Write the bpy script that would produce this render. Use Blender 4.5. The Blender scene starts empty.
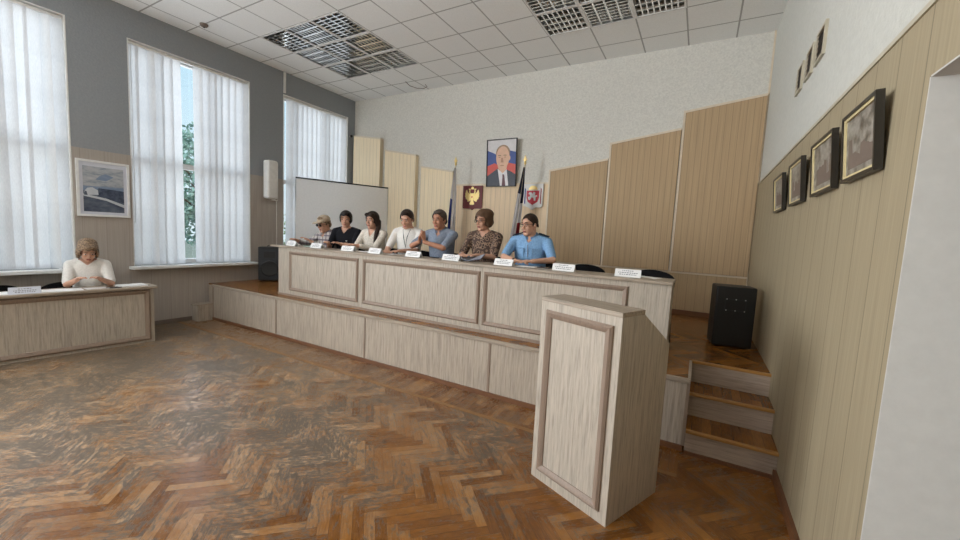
import bpy, bmesh, math, random
from mathutils import Vector, Matrix
PI = math.pi
C = bpy.context.scene.collection
SC = bpy.context.scene
random.seed(7)

# ------------------------------------------------------------------ camera
CAM_H = 1.692
cd = bpy.data.cameras.new('camera'); cam = bpy.data.objects.new('camera', cd); C.objects.link(cam)
cd.sensor_width = 36.0; cd.lens = 390.275 * 36 / 960; cd.clip_start = 0.02; cd.clip_end = 300
yaw, pitch, roll = math.radians(-29.154), math.radians(-5.313), math.radians(2.895)
fw = Vector((math.sin(yaw)*math.cos(pitch), math.cos(yaw)*math.cos(pitch), math.sin(pitch)))
rt = Vector((math.cos(yaw), -math.sin(yaw), 0)); up = rt.cross(fw)
r2 = math.cos(roll)*rt + math.sin(roll)*up; u2 = -math.sin(roll)*rt + math.cos(roll)*up
mm = Matrix.Identity(4)
for i in range(3):
    mm[i][0] = r2[i]; mm[i][1] = u2[i]; mm[i][2] = -fw[i]
mm.translation = Vector((0, 0, CAM_H)); cam.matrix_world = mm
SC.camera = cam

# ------------------------------------------------------------------ view, world, light
SC.view_settings.view_transform = 'Standard'; SC.view_settings.look = 'None'
SC.view_settings.exposure = 0.06; SC.view_settings.gamma = 1.0
SC.view_settings.use_curve_mapping = False
SC.cycles.use_denoising = True
SC.cycles.max_bounces = 12; SC.cycles.diffuse_bounces = 6; SC.cycles.glossy_bounces = 4
SC.cycles.transmission_bounces = 6; SC.cycles.transparent_max_bounces = 12
SC.cycles.sample_clamp_indirect = 6.0
SC.cycles.caustics_reflective = False; SC.cycles.caustics_refractive = False

def s2l(v):
    v /= 255.0
    return v/12.92 if v <= 0.04045 else ((v+0.055)/1.055)**2.4
def rgb(r, g, b): return (s2l(r), s2l(g), s2l(b), 1.0)

w = bpy.data.worlds.new('sky'); SC.world = w; w.use_nodes = True
nt = w.node_tree; nt.nodes.clear()
tc = nt.nodes.new('ShaderNodeTexCoord'); sp = nt.nodes.new('ShaderNodeSeparateXYZ')
cr = nt.nodes.new('ShaderNodeValToRGB'); bg = nt.nodes.new('ShaderNodeBackground'); ow = nt.nodes.new('ShaderNodeOutputWorld')
cr.color_ramp.elements[0].position = 0.0; cr.color_ramp.elements[0].color = (0.74, 0.90, 0.96, 1)
cr.color_ramp.elements[1].position = 0.6; cr.color_ramp.elements[1].color = (0.36, 0.70, 0.94, 1)
nt.links.new(tc.outputs['Generated'], sp.inputs[0]); nt.links.new(sp.outputs['Z'], cr.inputs[0])
nt.links.new(cr.outputs[0], bg.inputs[0]); nt.links.new(bg.outputs[0], ow.inputs[0])
SKY = 1.15
bg.inputs[1].default_value = SKY

def area(name, loc, rot, sx, sy, power, col):
    l = bpy.data.lights.new(name, 'AREA'); l.shape = 'RECTANGLE'; l.size = sx; l.size_y = sy
    l.energy = power; l.color = col
    o = bpy.data.objects.new(name, l); C.objects.link(o); o.location = loc; o.rotation_euler = rot
    return o
# daylight arriving through the rear windows of the hall (behind the camera)
area('daylight_rear', (-7.55, -1.45, 2.58), (0, -PI/2 - 0.40, 0), 3.2, 1.7, 420, (0.94, 0.97, 1.0))
area('daylight_rear', (-7.55, -3.85, 2.58), (0, -PI/2 - 0.40, 0), 3.2, 1.7, 420, (0.94, 0.97, 1.0))
# daylight on the outside of the three windows in view
area('daylight_front', (-9.2, 3.2, 3.6), (0, -PI/2, 0), 5.0, 9.0, 400, (0.90, 0.94, 1.0))

# sun high over the far side of the building, on the trees and ground outside the windows
sl_ = bpy.data.lights.new('sun', 'SUN'); sl_.energy = 3.0; sl_.angle = 0.01; sl_.color = (1.0, 0.96, 0.9)
so_ = bpy.data.objects.new('sun', sl_); C.objects.link(so_); so_.rotation_euler = (0.15, math.radians(38), 0); so_.location = (10, 0, 20)

# ------------------------------------------------------------------ materials
class NT:
    """small helper for node trees"""
    def __init__(s, name):
        s.m = bpy.data.materials.new(name); s.m.use_nodes = True
        s.t = s.m.node_tree; s.t.nodes.clear()
        s.out = s.t.nodes.new('ShaderNodeOutputMaterial')
        s.b = s.t.nodes.new('ShaderNodeBsdfPrincipled')
        s.t.links.new(s.b.outputs[0], s.out.inputs[0])
    def n(s, typ, **kw):
        x = s.t.nodes.new(typ)
        for k, v in kw.items(): setattr(x, k, v)
        return x
    def l(s, a, b): s.t.links.new(a, b)
    def put(s, sock, v):
        if isinstance(v, (int, float)): sock.default_value = v
        elif isinstance(v, tuple): sock.default_value = v
        else: s.l(v, sock)
    def math(s, op, a, b=None, c=None):
        x = s.n('ShaderNodeMath', operation=op); s.put(x.inputs[0], a)
        if b is not None: s.put(x.inputs[1], b)
        if c is not None: s.put(x.inputs[2], c)
        return x.outputs[0]
    def obj(s): return s.n('ShaderNodeTexCoord').outputs['Object']
    def mapping(s, vec, scale=(1, 1, 1), rot=(0, 0, 0), loc=(0, 0, 0)):
        x = s.n('ShaderNodeMapping'); s.l(vec, x.inputs[0])
        x.inputs['Scale'].default_value = scale; x.inputs['Rotation'].default_value = rot; x.inputs['Location'].default_value = loc
        return x.outputs[0]
    def noise(s, vec, scale, detail=3, rough=0.55):
        x = s.n('ShaderNodeTexNoise'); s.l(vec, x.inputs['Vector'])
        x.inputs['Scale'].default_value = scale; x.inputs['Detail'].default_value = detail; x.inputs['Roughness'].default_value = rough
        return x.outputs['Fac']
    def ramp(s, fac, stops):
        x = s.n('ShaderNodeValToRGB'); s.l(fac, x.inputs[0]); e = x.color_ramp.elements
        while len(e) < len(stops): e.new(0.5)
        for el, (p, c) in zip(e, stops): el.position = p; el.color = c
        return x.outputs[0]
    def mix(s, fac, a, b, mode='MIX'):
        x = s.n('ShaderNodeMix', data_type='RGBA', blend_type=mode); s.put(x.inputs[0], fac); s.put(x.inputs[6], a); s.put(x.inputs[7], b)
        return x.outputs[2]
    def bump(s, h, strength=0.2, dist=0.01):
        x = s.n('ShaderNodeBump'); s.l(h, x.inputs['Height']); x.inputs['Strength'].default_value = strength; x.inputs['Distance'].default_value = dist
        s.l(x.outputs[0], s.b.inputs['Normal'])
    def xyz(s, vec):
        x = s.n('ShaderNodeSeparateXYZ'); s.l(vec, x.inputs[0]); return x.outputs[0], x.outputs[1], x.outputs[2]
    def comb(s, a, b, c=0.0):
        x = s.n('ShaderNodeCombineXYZ'); s.put(x.inputs[0], a); s.put(x.inputs[1], b); s.put(x.inputs[2], c); return x.outputs[0]
    def col(s, v): s.put(s.b.inputs['Base Color'], v)
    def rough(s, v): s.put(s.b.inputs['Roughness'], v)

def plain(name, c, rough=0.5, metal=0.0, var=0.06, spec=0.5):
    k = NT(name)
    n = k.noise(k.obj(), 14, 3)
    a = tuple(x*(1-var) for x in c[:3])+(1,); b = tuple(min(1, x*(1+var)) for x in c[:3])+(1,)
    k.col(k.ramp(n, [(0.3, a), (0.7, b)])); k.rough(rough); k.b.inputs['Metallic'].default_value = metal
    k.b.inputs['Specular IOR Level'].default_value = spec
    return k.m

def fabric(name, c, c2=None, scale=60, rough=0.9, stops=(0.42, 0.58)):
    k = NT(name); v = k.obj()
    n = k.noise(v, scale, 3)
    c2 = c2 or tuple(x*0.85 for x in c[:3])+(1,)
    k.col(k.ramp(n, [(stops[0], c2), (stops[1], c)])); k.rough(rough); k.b.inputs['Specular IOR Level'].default_value = 0.2
    k.bump(k.noise(v, 25, 2), 0.15, 0.01)
    return k.m

def plaster(name, c, scale=45, var=0.07, bump=0.35):
    k = NT(name); v = k.obj()
    n = k.noise(v, scale, 5, 0.65); big = k.noise(v, 1.2, 2)
    a = tuple(x*(1-var) for x in c[:3])+(1,); b = tuple(min(1, x*(1+var)) for x in c[:3])+(1,)
    c1 = k.ramp(n, [(0.35, a), (0.65, b)])
    k.col(k.mix(k.math('MULTIPLY', big, 0.25), c1, a)); k.rough(0.9); k.b.inputs['Specular IOR Level'].default_value = 0.2
    k.bump(n, bump, 0.012)
    return k.m

def panelling(name, c, axis, pitch, line=0.012, dark=0.55, phase=0.0, var=0.09, warp=0.0):
    """vinyl wall panels: fine vertical striation plus a groove every pitch metres along axis (0=x, 1=y)"""
    k = NT(name); v = k.obj(); x, y, z = k.xyz(v); a = (x, y)[axis]
    fine = k.noise(k.comb(k.math('MULTIPLY', a, 60), k.math('MULTIPLY', z, 1.2)), 1.0, 3)
    c1 = k.ramp(fine, [(0.3, tuple(q*(1-var) for q in c[:3])+(1,)), (0.7, tuple(min(1, q*(1+var)) for q in c[:3])+(1,))])
    f = k.math('FRACT', k.math('DIVIDE', k.math('ADD', a, phase), pitch))
    g = k.math('LESS_THAN', f, line/pitch)
    k.col(k.mix(g, c1, tuple(q*dark for q in c[:3])+(1,))); k.rough(0.62); k.b.inputs['Specular IOR Level'].default_value = 0.3
    k.bump(k.math('SUBTRACT', k.math('MULTIPLY', fine, 0.3), g), 0.35, 0.006)
    return k.m

def oak(name, c, along='z', var=0.21):
    """washed oak laminate, streaky grain along one axis"""
    k = NT(name); v = k.obj()
    sc = {'z': (26, 26, 1.3), 'x': (1.3, 26, 26), 'y': (26, 1.3, 26)}[along]
    n = k.noise(k.mapping(v, sc), 2.2, 5, 0.7)
    n2 = k.noise(k.mapping(v, tuple(q*3 for q in sc)), 2.0, 2)
    lo = tuple(q*(1-var*1.6) for q in c[:3])+(1,); hi = tuple(min(1, q*(1+var)) for q in c[:3])+(1,)
    f = k.math('ADD', k.math('MULTIPLY', n, 0.7), k.math('MULTIPLY', n2, 0.3))
    k.col(k.ramp(f, [(0.36, lo), (0.5, c), (0.64, hi)])); k.rough(0.5); k.b.inputs['Specular IOR Level'].default_value = 0.35
    k.bump(n2, 0.08, 0.004)
    return k.m

def parquet(name, herring=True, wide=0.063, worn=1.0, angle=PI/4, tint=1.0):
    k = NT(name); v = k.obj()
    vv = k.mapping(v, (1/wide, 1/wide, 1), (0, 0, angle))
    x, y, z = k.xyz(vv)
    N = 6
    if herring:
        i = k.math('FLOOR', x); j = k.math('FLOOR', y)
        kk = k.math('FLOORED_MODULO', k.math('SUBTRACT', i, j), 2*N)
        hz = k.math('LESS_THAN', kk, N-0.5)
        vm = k.math('SUBTRACT', 2*N-1, kk)
        idx = k.math('MULTIPLY_ADD', hz, k.math('SUBTRACT', k.math('SUBTRACT', i, kk), i), i)      # i - kk when horizontal
        idy0 = k.math('SUBTRACT', j, vm)
        idy = k.math('MULTIPLY_ADD', hz, k.math('SUBTRACT', j, idy0), idy0)
        fx = k.math('FRACT', x); fy = k.math('FRACT', y)
        # distance across the plank and along it
        acr = k.math('MULTIPLY_ADD', hz, k.math('SUBTRACT', fy, fx), fx)
        alo_h = k.math('ADD', kk, fx); alo_v = k.math('ADD', vm, fy)
        alo = k.math('MULTIPLY_ADD', hz, k.math('SUBTRACT', alo_h, alo_v), alo_v)
        ids = k.comb(idx, idy, k.math('MULTIPLY', hz, 17.3))
    else:
        acr = k.math('FRACT', x); idx = k.math('FLOOR', x)
        yy = k.math('DIVIDE', y, N); idy = k.math('FLOOR', k.math('ADD', yy, k.math('MULTIPLY', idx, 0.37)))
        alo = k.math('MULTIPLY', k.math('FRACT', k.math('ADD', yy, k.math('MULTIPLY', idx, 0.37))), N)
        ids = k.comb(idx, idy, 3.0)
    wn = k.n('ShaderNodeTexWhiteNoise', noise_dimensions='3D'); k.l(ids, wn.inputs['Vector'])
    rnd = wn.outputs['Value']
    grain = k.noise(k.comb(k.math('ADD', k.math('MULTIPLY', acr, 5), k.math('MULTIPLY', rnd, 50)), k.math('MULTIPLY', alo, 0.5), k.math('MULTIPLY', rnd, 9)), 1.6, 4, 0.65)
    base = k.ramp(rnd, [(0.0, rgb(86, 50, 18)), (0.35, rgb(116, 72, 26)), (0.7, rgb(142, 92, 38)), (1.0, rgb(172, 120, 58))])
    base = k.mix(0.5, base, k.ramp(grain, [(0.3, rgb(82, 48, 18)), (0.7, rgb(160, 104, 46))]))
    gap = k.math('MAXIMUM', k.math('LESS_THAN', acr, 0.045), k.math('LESS_THAN', alo, 0.03))
    # worn varnish: bleached planks where the hall is walked on, grey smears running along the planks
    px, py, pz = k.xyz(v)
    big = k.noise(v, 0.9, 3, 0.6); mid = k.noise(v, 4.0, 6, 0.7)
    sm = k.noise(k.comb(k.math('ADD', k.math('MULTIPLY', acr, 1.6), k.math('MULTIPLY', rnd, 31)), k.math('MULTIPLY', alo, 0.5), k.math('MULTIPLY', rnd, 7)), 2.2, 6, 0.75)
    side = k.math('MULTIPLY', k.math('ADD', px, 1.5), -0.055)
    bl = k.math('ADD', k.math('ADD', k.math('MULTIPLY', big, 0.6), k.math('MULTIPLY', mid, 0.4)), k.math('ADD', side, k.math('MULTIPLY', k.math('SUBTRACT', rnd, 0.5), 0.14)))
    wear = k.ramp(bl, [(0.46, (0, 0, 0, 1)), (0.72, (1, 1, 1, 1))])
    colr = k.mix(k.math('MULTIPLY', wear, 0.85*worn), base, k.mix(grain, rgb(140, 112, 84), rgb(208, 180, 148)))
    sw = k.math('ADD', k.math('ADD', k.math('MULTIPLY', k.math('ADD', mid, big), 0.25), k.math('MULTIPLY', sm, 0.50)), k.math('MULTIPLY', side, 0.20))
    dirt = k.ramp(sw, [(0.50, (0, 0, 0, 1)), (0.545, (1, 1, 1, 1))])
    colr = k.mix(k.math('MULTIPLY', dirt, 0.82*worn), colr, rgb(76, 70, 62))
    colr = k.mix(k.math('MULTIPLY', gap, 0.6), colr, rgb(52, 34, 20))
    if tint != 1.0: colr = k.mix(1.0, colr, (tint, tint, tint, 1), 'MULTIPLY')
    k.col(colr)
    r0 = k.math('ADD', 0.12, k.math('MULTIPLY', mid, 0.22))
    k.rough(k.math('ADD', r0, k.math('MULTIPLY', dirt, 0.18*worn)))
    k.b.inputs['Specular IOR Level'].default_value = 0.5
    k.bump(k.math('ADD', k.math('MULTIPLY', gap, -1.0), k.math('MULTIPLY', k.math('ADD', mid, grain), 0.25)), 0.25, 0.004)
    return k.m

def ceiling_mat():
    k = NT('ceiling_tiles'); x, y, z = k.xyz(k.obj())
    fx = k.math('FRACT', k.math('DIVIDE', k.math('ADD', x, 6.41+0.012), 0.6)); fy = k.math('FRACT', k.math('DIVIDE', k.math('ADD', y, -3.90+0.012), 0.6))
    g = k.math('MAXIMUM', k.math('LESS_THAN', fx, 0.034), k.math('LESS_THAN', fy, 0.034))
    n = k.noise(k.obj(), 90, 3, 0.7)
    base = k.ramp(n, [(0.3, rgb(234, 235, 234)), (0.7, rgb(248, 249, 248))])
    k.col(k.mix(g, base, rgb(172, 172, 170))); k.rough(0.85); k.b.inputs['Specular IOR Level'].default_value = 0.2
    k.bump(k.math('ADD', g, k.math('MULTIPLY', n, 0.2)), 0.2, 0.01)
    return k.m

def blind_mat():
    k = NT('blind_fabric'); v = k.obj()
    t = k.t; t.nodes.remove(k.b)
    n = k.noise(k.mapping(v, (1, 1, 0.15)), 160, 3); n2 = k.noise(v, 2.5, 2)
    col = k.ramp(k.math('ADD', k.math('MULTIPLY', n, 0.6), k.math('MULTIPLY', n2, 0.4)), [(0.35, rgb(216, 216, 218)), (0.65, rgb(232, 232, 233))])
    d = k.n('ShaderNodeBsdfDiffuse'); k.l(col, d.inputs[0])
    tr = k.n('ShaderNodeBsdfTranslucent'); k.l(col, tr.inputs[0])
    tp = k.n('ShaderNodeBsdfTransparent')
    m1 = k.n('ShaderNodeMixShader'); m1.inputs[0].default_value = 0.45; k.l(d.outputs[0], m1.inputs[1]); k.l(tr.outputs[0], m1.inputs[2])
    m2 = k.n('ShaderNodeMixShader'); m2.inputs[0].default_value = 0.06; k.l(m1.outputs[0], m2.inputs[1]); k.l(tp.outputs[0], m2.inputs[2])
    k.l(m2.outputs[0], k.out.inputs[0])
    return k.m

def screen_mat():
    k = NT('projection_fabric'); k.t.nodes.remove(k.b); n = k.noise(k.obj(), 30, 2)
    col = k.ramp(n, [(0.3, rgb(240, 237, 234)), (0.7, rgb(246, 243, 240))])
    d = k.n('ShaderNodeBsdfDiffuse'); k.l(col, d.inputs[0]); tr = k.n('ShaderNodeBsdfTranslucent'); k.l(col, tr.inputs[0])
    m = k.n('ShaderNodeMixShader'); m.inputs[0].default_value = 0.55; k.l(d.outputs[0], m.inputs[1]); k.l(tr.outputs[0], m.inputs[2]); k.l(m.outputs[0], k.out.inputs[0])
    return k.m

def glass_mat():
    k = NT('window_glass'); k.t.nodes.remove(k.b)
    tp = k.n('ShaderNodeBsdfTransparent'); tp.inputs[0].default_value = (0.96, 0.965, 0.97, 1)
    gl = k.n('ShaderNodeBsdfGlossy'); gl.inputs['Roughness'].default_value = 0.02
    m = k.n('ShaderNodeMixShader'); m.inputs[0].default_value = 0.06
    k.l(tp.outputs[0], m.inputs[1]); k.l(gl.outputs[0], m.inputs[2]); k.l(m.outputs[0], k.out.inputs[0])
    return k.m

def leaf_mat(name, c1, c2):
    k = NT(name); n = k.noise(k.obj(), 3, 3)
    k.col(k.ramp(n, [(0.3, c1), (0.7, c2)])); k.rough(0.7)
    return k.m

def photo_mat(name, cols, sc=(3, 3, 6), seed=0.0):
    k = NT(name); v = k.mapping(k.obj(), sc, (0, 0, 0), (seed, seed*2, seed*3))
    n = k.noise(v, 2.0, 5, 0.65)
    k.col(k.ramp(n, [(0.3+0.4*i/(len(cols)-1), c) for i, c in enumerate(cols)])); k.rough(0.35)
    return k.m

def plaid_mat():
    k = NT('plaid_shirt'); x, y, z = k.xyz(k.obj())
    f = k.math('FRACT', k.math('MULTIPLY', z, 14)); g = k.math('FRACT', k.math('MULTIPLY', k.math('ADD', x, k.math('MULTIPLY', y, 0.7)), 14))
    a = k.math('LESS_THAN', f, 0.35); b = k.math('LESS_THAN', g, 0.35)
    c = k.mix(a, rgb(196, 190, 186), rgb(128, 118, 128)); c = k.mix(k.math('MULTIPLY', b, 0.6), c, rgb(92, 84, 96))
    k.col(c); k.rough(0.9)
    return k.m

def leopard_mat():
    k = NT('patterned_blouse')
    vo = k.n('ShaderNodeTexVoronoi'); vo.inputs['Scale'].default_value = 24; k.l(k.obj(), vo.inputs['Vector'])
    d = vo.outputs['Distance']; n = k.noise(k.obj(), 22, 3)
    k.col(k.ramp(k.math('ADD', d, k.math('MULTIPLY', n, 0.35)), [(0.30, rgb(30, 22, 20)), (0.45, rgb(62, 46, 38)), (0.56, rgb(158, 130, 108)), (0.75, rgb(70, 52, 44))])); k.rough(0.8)
    return k.m

M = {}
M['plaster'] = plaster('wall_plaster', rgb(220, 218, 211), 42, 0.10, 0.6)
M['plaster_right'] = plaster('white_plaster', rgb(206, 206, 199), 30, 0.05, 0.5)
M['plaster_left'] = plaster('backlit_plaster', rgb(150, 155, 160), 45, 0.05)  # same plaster as the back wall, with its backlit shade put into the colour
M['white_paint'] = plaster('white_paint', rgb(206, 205, 200), 18, 0.03, 0.1)
M['wain_left'] = panelling('wainscot_left', rgb(170, 162, 154), 1, 0.25, 0.006, 0.8)
M['wain_right'] = panelling('wainscot_right', rgb(162, 149, 123), 1, 0.25, 0.008, 0.6, 0.0, 0.11)
M['wain_back'] = panelling('wainscot_back', rgb(186, 162, 128), 0, 0.125, 0.006, 0.7)
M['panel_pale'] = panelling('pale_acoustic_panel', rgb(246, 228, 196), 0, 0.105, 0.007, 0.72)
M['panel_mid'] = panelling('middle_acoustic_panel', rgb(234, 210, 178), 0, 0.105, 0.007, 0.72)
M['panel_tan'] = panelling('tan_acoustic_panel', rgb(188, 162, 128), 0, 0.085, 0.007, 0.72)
M['cream'] = plain('cream_trim', rgb(222, 208, 186), 0.5)
M['rail'] = plain('dado_rail', rgb(186, 178, 158), 0.5)
M['white'] = plain('white_plastic', rgb(226, 226, 224), 0.4)
M['sillwhite'] = plain('sill_white', rgb(224, 226, 226), 0.3)
M['oak'] = oak('washed_oak', rgb(177, 167, 154))
M['oakx'] = oak('washed_oak_top', rgb(160, 147, 132), 'x')
M['oak_stage'] = oak('stage_oak', rgb(172, 160, 146))
M['oak_riser'] = oak('riser_oak', rgb(168, 152, 138), 'x')
M['mould'] = oak('oak_moulding', rgb(142, 124, 110), 'z', 0.1)
M['seam'] = plain('dark_seam', rgb(118, 104, 94), 0.6)
M['kick'] = plain('brown_kickboard', rgb(110, 72, 46), 0.5)
M['parquet'] = parquet('herringbone_parquet')
M['border'] = parquet('border_parquet', False, 0.063, 0.55, 0.0)
M['stagewood'] = parquet('stage_parquet', True, 0.07, 0.0)
M['tread'] = parquet('tread_parquet', False, 0.07, 0.0, 0.0)
M['strip'] = plain('pale_strip_wood', rgb(140, 100, 56), 0.4)
M['nosing'] = plain('step_nosing', rgb(166, 120, 62), 0.4)
M['ceil'] = ceiling_mat()
M['blind'] = blind_mat()
M['glass'] = glass_mat()
M['frame_pvc'] = plain('window_pvc', rgb(232, 234, 236), 0.35)
M['chrome'] = plain('louvre_aluminium', (0.92, 0.92, 0.91, 1), 0.16, 1.0)
M['tube'] = plain('fluorescent_tube', rgb(214, 216, 216), 0.3)
M['steel'] = plain('dull_steel', (0.62, 0.62, 0.62, 1), 0.35, 1.0)
M['black'] = plain('black_plastic', rgb(15, 15, 16), 0.5)
M['blackcloth'] = fabric('black_upholstery', rgb(26, 26, 28))
M['mesh'] = plain('speaker_mesh', rgb(44, 46, 50), 0.8)
M['paper'] = plain('white_paper', rgb(236, 236, 236), 0.8, 0, 0.02)
M['papershade'] = plain('bluish_paper', rgb(206, 210, 222), 0.8, 0, 0.03)
M['ink'] = plain('ink', rgb(120, 122, 130), 0.8)
M['gold'] = plain('gold_paint', rgb(236, 208, 136), 0.35, 0.3)
M['gilt'] = plain('gilt_frame_slip', rgb(224, 208, 160), 0.4, 0.1)
M['red'] = plain('crest_red', rgb(104, 22, 22), 0.5)
M['redbright'] = plain('shield_red', rgb(196, 52, 66), 0.5)
M['silver'] = plain('crest_silver', rgb(214, 212, 210), 0.4)
M['blue'] = plain('flag_blue', rgb(48, 66, 140), 0.8)
M['fwhite'] = plain('flag_white', rgb(226, 224, 226), 0.8)
M['fred'] = plain('flag_red', rgb(150, 40, 48), 0.8)
M['fdark'] = plain('flag_navy', rgb(36, 44, 72), 0.8)
M['darkframe'] = plain('dark_picture_frame', rgb(40, 36, 30), 0.4)
M['screen'] = screen_mat()
M['skin'] = plain('skin', rgb(204, 158, 134), 0.55, 0, 0.05)
M['skin_tan'] = plain('tanned_skin', rgb(184, 132, 106), 0.55, 0, 0.05)
M['lip'] = plain('lip', rgb(166, 96, 88), 0.5)
M['eyew'] = plain('eye_white', rgb(220, 214, 208), 0.3)
M['iris'] = plain('iris', rgb(50, 38, 30), 0.2)
M['hair_black'] = fabric('black_hair', rgb(34, 26, 24), None, 90, 0.5)
M['hair_dark'] = fabric('dark_brown_hair', rgb(50, 38, 32), None, 90, 0.5)
M['hair_brown'] = fabric('brown_hair', rgb(98, 74, 56), None, 90, 0.55)
M['hair_blond'] = fabric('ash_blond_hair', rgb(156, 132, 108), rgb(96, 80, 66), 60, 0.6)
M['hair_grey'] = fabric('greying_hair', rgb(84, 74, 68), None, 90, 0.6)
M['plaid'] = plaid_mat()
M['leopard'] = leopard_mat()
M['c_black'] = fabric('black_shirt', rgb(28, 28, 34))
M['c_white'] = fabric('white_shirt', rgb(230, 228, 224), rgb(222, 220, 216))
M['c_cream'] = fabric('cream_blouse', rgb(222, 214, 202), rgb(200, 192, 182))
M['c_grey'] = fabric('grey_polo', rgb(140, 150, 166), rgb(122, 132, 150))
M['c_blue'] = fabric('blue_uniform_shirt', rgb(134, 172, 210), rgb(118, 156, 196))
M['c_navy'] = fabric('navy_trousers', rgb(40, 44, 56))
M['c_cap'] = fabric('beige_cap', rgb(196, 178, 156))
M['epau'] = fabric('navy_epaulette', rgb(34, 50, 64))
M['leaf1'] = leaf_mat('leaf_green', rgb(112, 146, 104), rgb(168, 192, 140))
M['leaf2'] = leaf_mat('leaf_bluegreen', rgb(116, 152, 142), rgb(172, 200, 184))
M['bark'] = plain('bark', rgb(86, 72, 60), 0.9)
M['grass'] = leaf_mat('grass_ground', rgb(118, 120, 104), rgb(146, 144, 126))

# ------------------------------------------------------------------ mesh helpers
def V(*a): return Vector(a)
def add_box(bm, x0, y0, z0, x1, y1, z1, mi=0):
    vs = [bm.verts.new((x, y, z)) for x in (x0, x1) for y in (y0, y1) for z in (z0, z1)]
    fs = []
    for q in ((0, 1, 3, 2), (4, 6, 7, 5), (0, 4, 5, 1), (2, 3, 7, 6), (0, 2, 6, 4), (1, 5, 7, 3)):
        f = bm.faces.new([vs[i] for i in q]); f.material_index = mi; fs.append(f)
    return vs, fs
def add_rbox(bm, x0, y0, z0, x1, y1, z1, r=0.004, seg=2):
    t = bmesh.new(); add_box(t, x0, y0, z0, x1, y1, z1)
    bmesh.ops.bevel(t, geom=t.edges[:], offset=r, segments=seg, affect='EDGES', profile=0.5)
    merge(bm, t)
def merge(bm, t, mat=None, mi=None):
    mp = {}
    for v in t.verts: mp[v] = bm.verts.new(mat @ v.co if mat else v.co)
    for f in t.faces:
        g = bm.faces.new([mp[v] for v in f.verts]); g.material_index = f.material_index if mi is None else mi; g.smooth = f.smooth
    t.free()
def basis(d):
    d = d.normalized(); a = V(0, 0, 1) if abs(d.z) < 0.9 else V(1, 0, 0)
    x = d.cross(a).normalized(); y = x.cross(d).normalized(); return x, y, d
def add_tube(bm, pts, r, seg=10, mi=0, radii=None, cap=True):
    pts = [Vector(p) for p in pts]; rings = []
    for i, p in enumerate(pts):
        d = (pts[min(i+1, len(pts)-1)] - pts[max(i-1, 0)])
        x, y, _ = basis(d); rr = radii[i] if radii else r
        rings.append([bm.verts.new(p + rr*(math.cos(2*PI*k/seg)*x + math.sin(2*PI*k/seg)*y)) for k in range(seg)])
    for a, b in zip(rings, rings[1:]):
        for k in range(seg):
            f = bm.faces.new((a[k], a[(k+1) % seg], b[(k+1) % seg], b[k])); f.smooth = True; f.material_index = mi
    if cap:
        f = bm.faces.new(rings[0][::-1]); f.material_index = mi
        f = bm.faces.new(rings[-1]); f.material_index = mi
def add_ell(bm, c, r, rot=None, seg=16, rings=10, mi=0):
    t = bmesh.new(); bmesh.ops.create_uvsphere(t, u_segments=seg, v_segments=rings, radius=1.0)
    m = Matrix.Translation(Vector(c)) @ (rot.to_4x4() if rot else Matrix.Identity(4)) @ Matrix.Diagonal((r[0], r[1], r[2], 1))
    for f in t.faces: f.smooth = True; f.material_index = mi
    merge(bm, t, m)
def add_cap(bm, a, b, ra, rb, seg=14):
    """tapered capsule with rounded ends"""
    a = Vector(a); b = Vector(b); x, y, d = basis(b-a)
    prof = []
    for k in range(5):
        t = -PI/2 + k*PI/8
        prof.append((a + d*ra*math.sin(t), ra*math.cos(t)))
    for k in range(5):
        t = k*PI/8
        prof.append((b + d*rb*math.sin(t), rb*math.cos(t)))
    rings = []
    for p, rr in prof:
        rr = max(rr, 0.0005)
        rings.append([bm.verts.new(p + rr*(math.cos(2*PI*k/seg)*x + math.sin(2*PI*k/seg)*y)) for k in range(seg)])
    for p, q in zip(rings, rings[1:]):
        for k in range(seg): bm.faces.new((p[k], p[(k+1) % seg], q[(k+1) % seg], q[k])).smooth = True
    bm.faces.new(rings[0][::-1]); bm.faces.new(rings[-1])
def add_prism(bm, poly, y0, y1, mi=0, plane='xz'):
    """extrude a 2-D outline; plane xz is extruded along y, xy along z, yz along x"""
    def P(u, v, t): return {'xz': (u, t, v), 'xy': (u, v, t), 'yz': (t, u, v)}[plane]
    a = [bm.verts.new(P(u, v, y0)) for u, v in poly]; b = [bm.verts.new(P(u, v, y1)) for u, v in poly]
    fs = [bm.faces.new(a), bm.faces.new(b[::-1])]
    n = len(poly)
    for i in range(n): fs.append(bm.faces.new((a[i], b[i], b[(i+1) % n], a[(i+1) % n])))
    for f in fs: f.material_index = mi
def add_poly(bm, pts, mi=0):
    f = bm.faces.new([bm.verts.new(p) for p in pts]); f.material_index = mi; return f
def add_lathe(bm, prof, seg=20, mi=0, c=(0, 0, 0)):
    rings = [[bm.verts.new((c[0]+r*math.cos(2*PI*k/seg), c[1]+r*math.sin(2*PI*k/seg), c[2]+z)) for k in range(seg)] for r, z in prof]
    for a, b in zip(rings, rings[1:]):
        for k in range(seg):
            f = bm.faces.new((a[k], a[(k+1) % seg], b[(k+1) % seg], b[k])); f.smooth = True; f.material_index = mi
    bm.faces.new(rings[0][::-1]).material_index = mi; bm.faces.new(rings[-1]).material_index = mi

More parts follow.
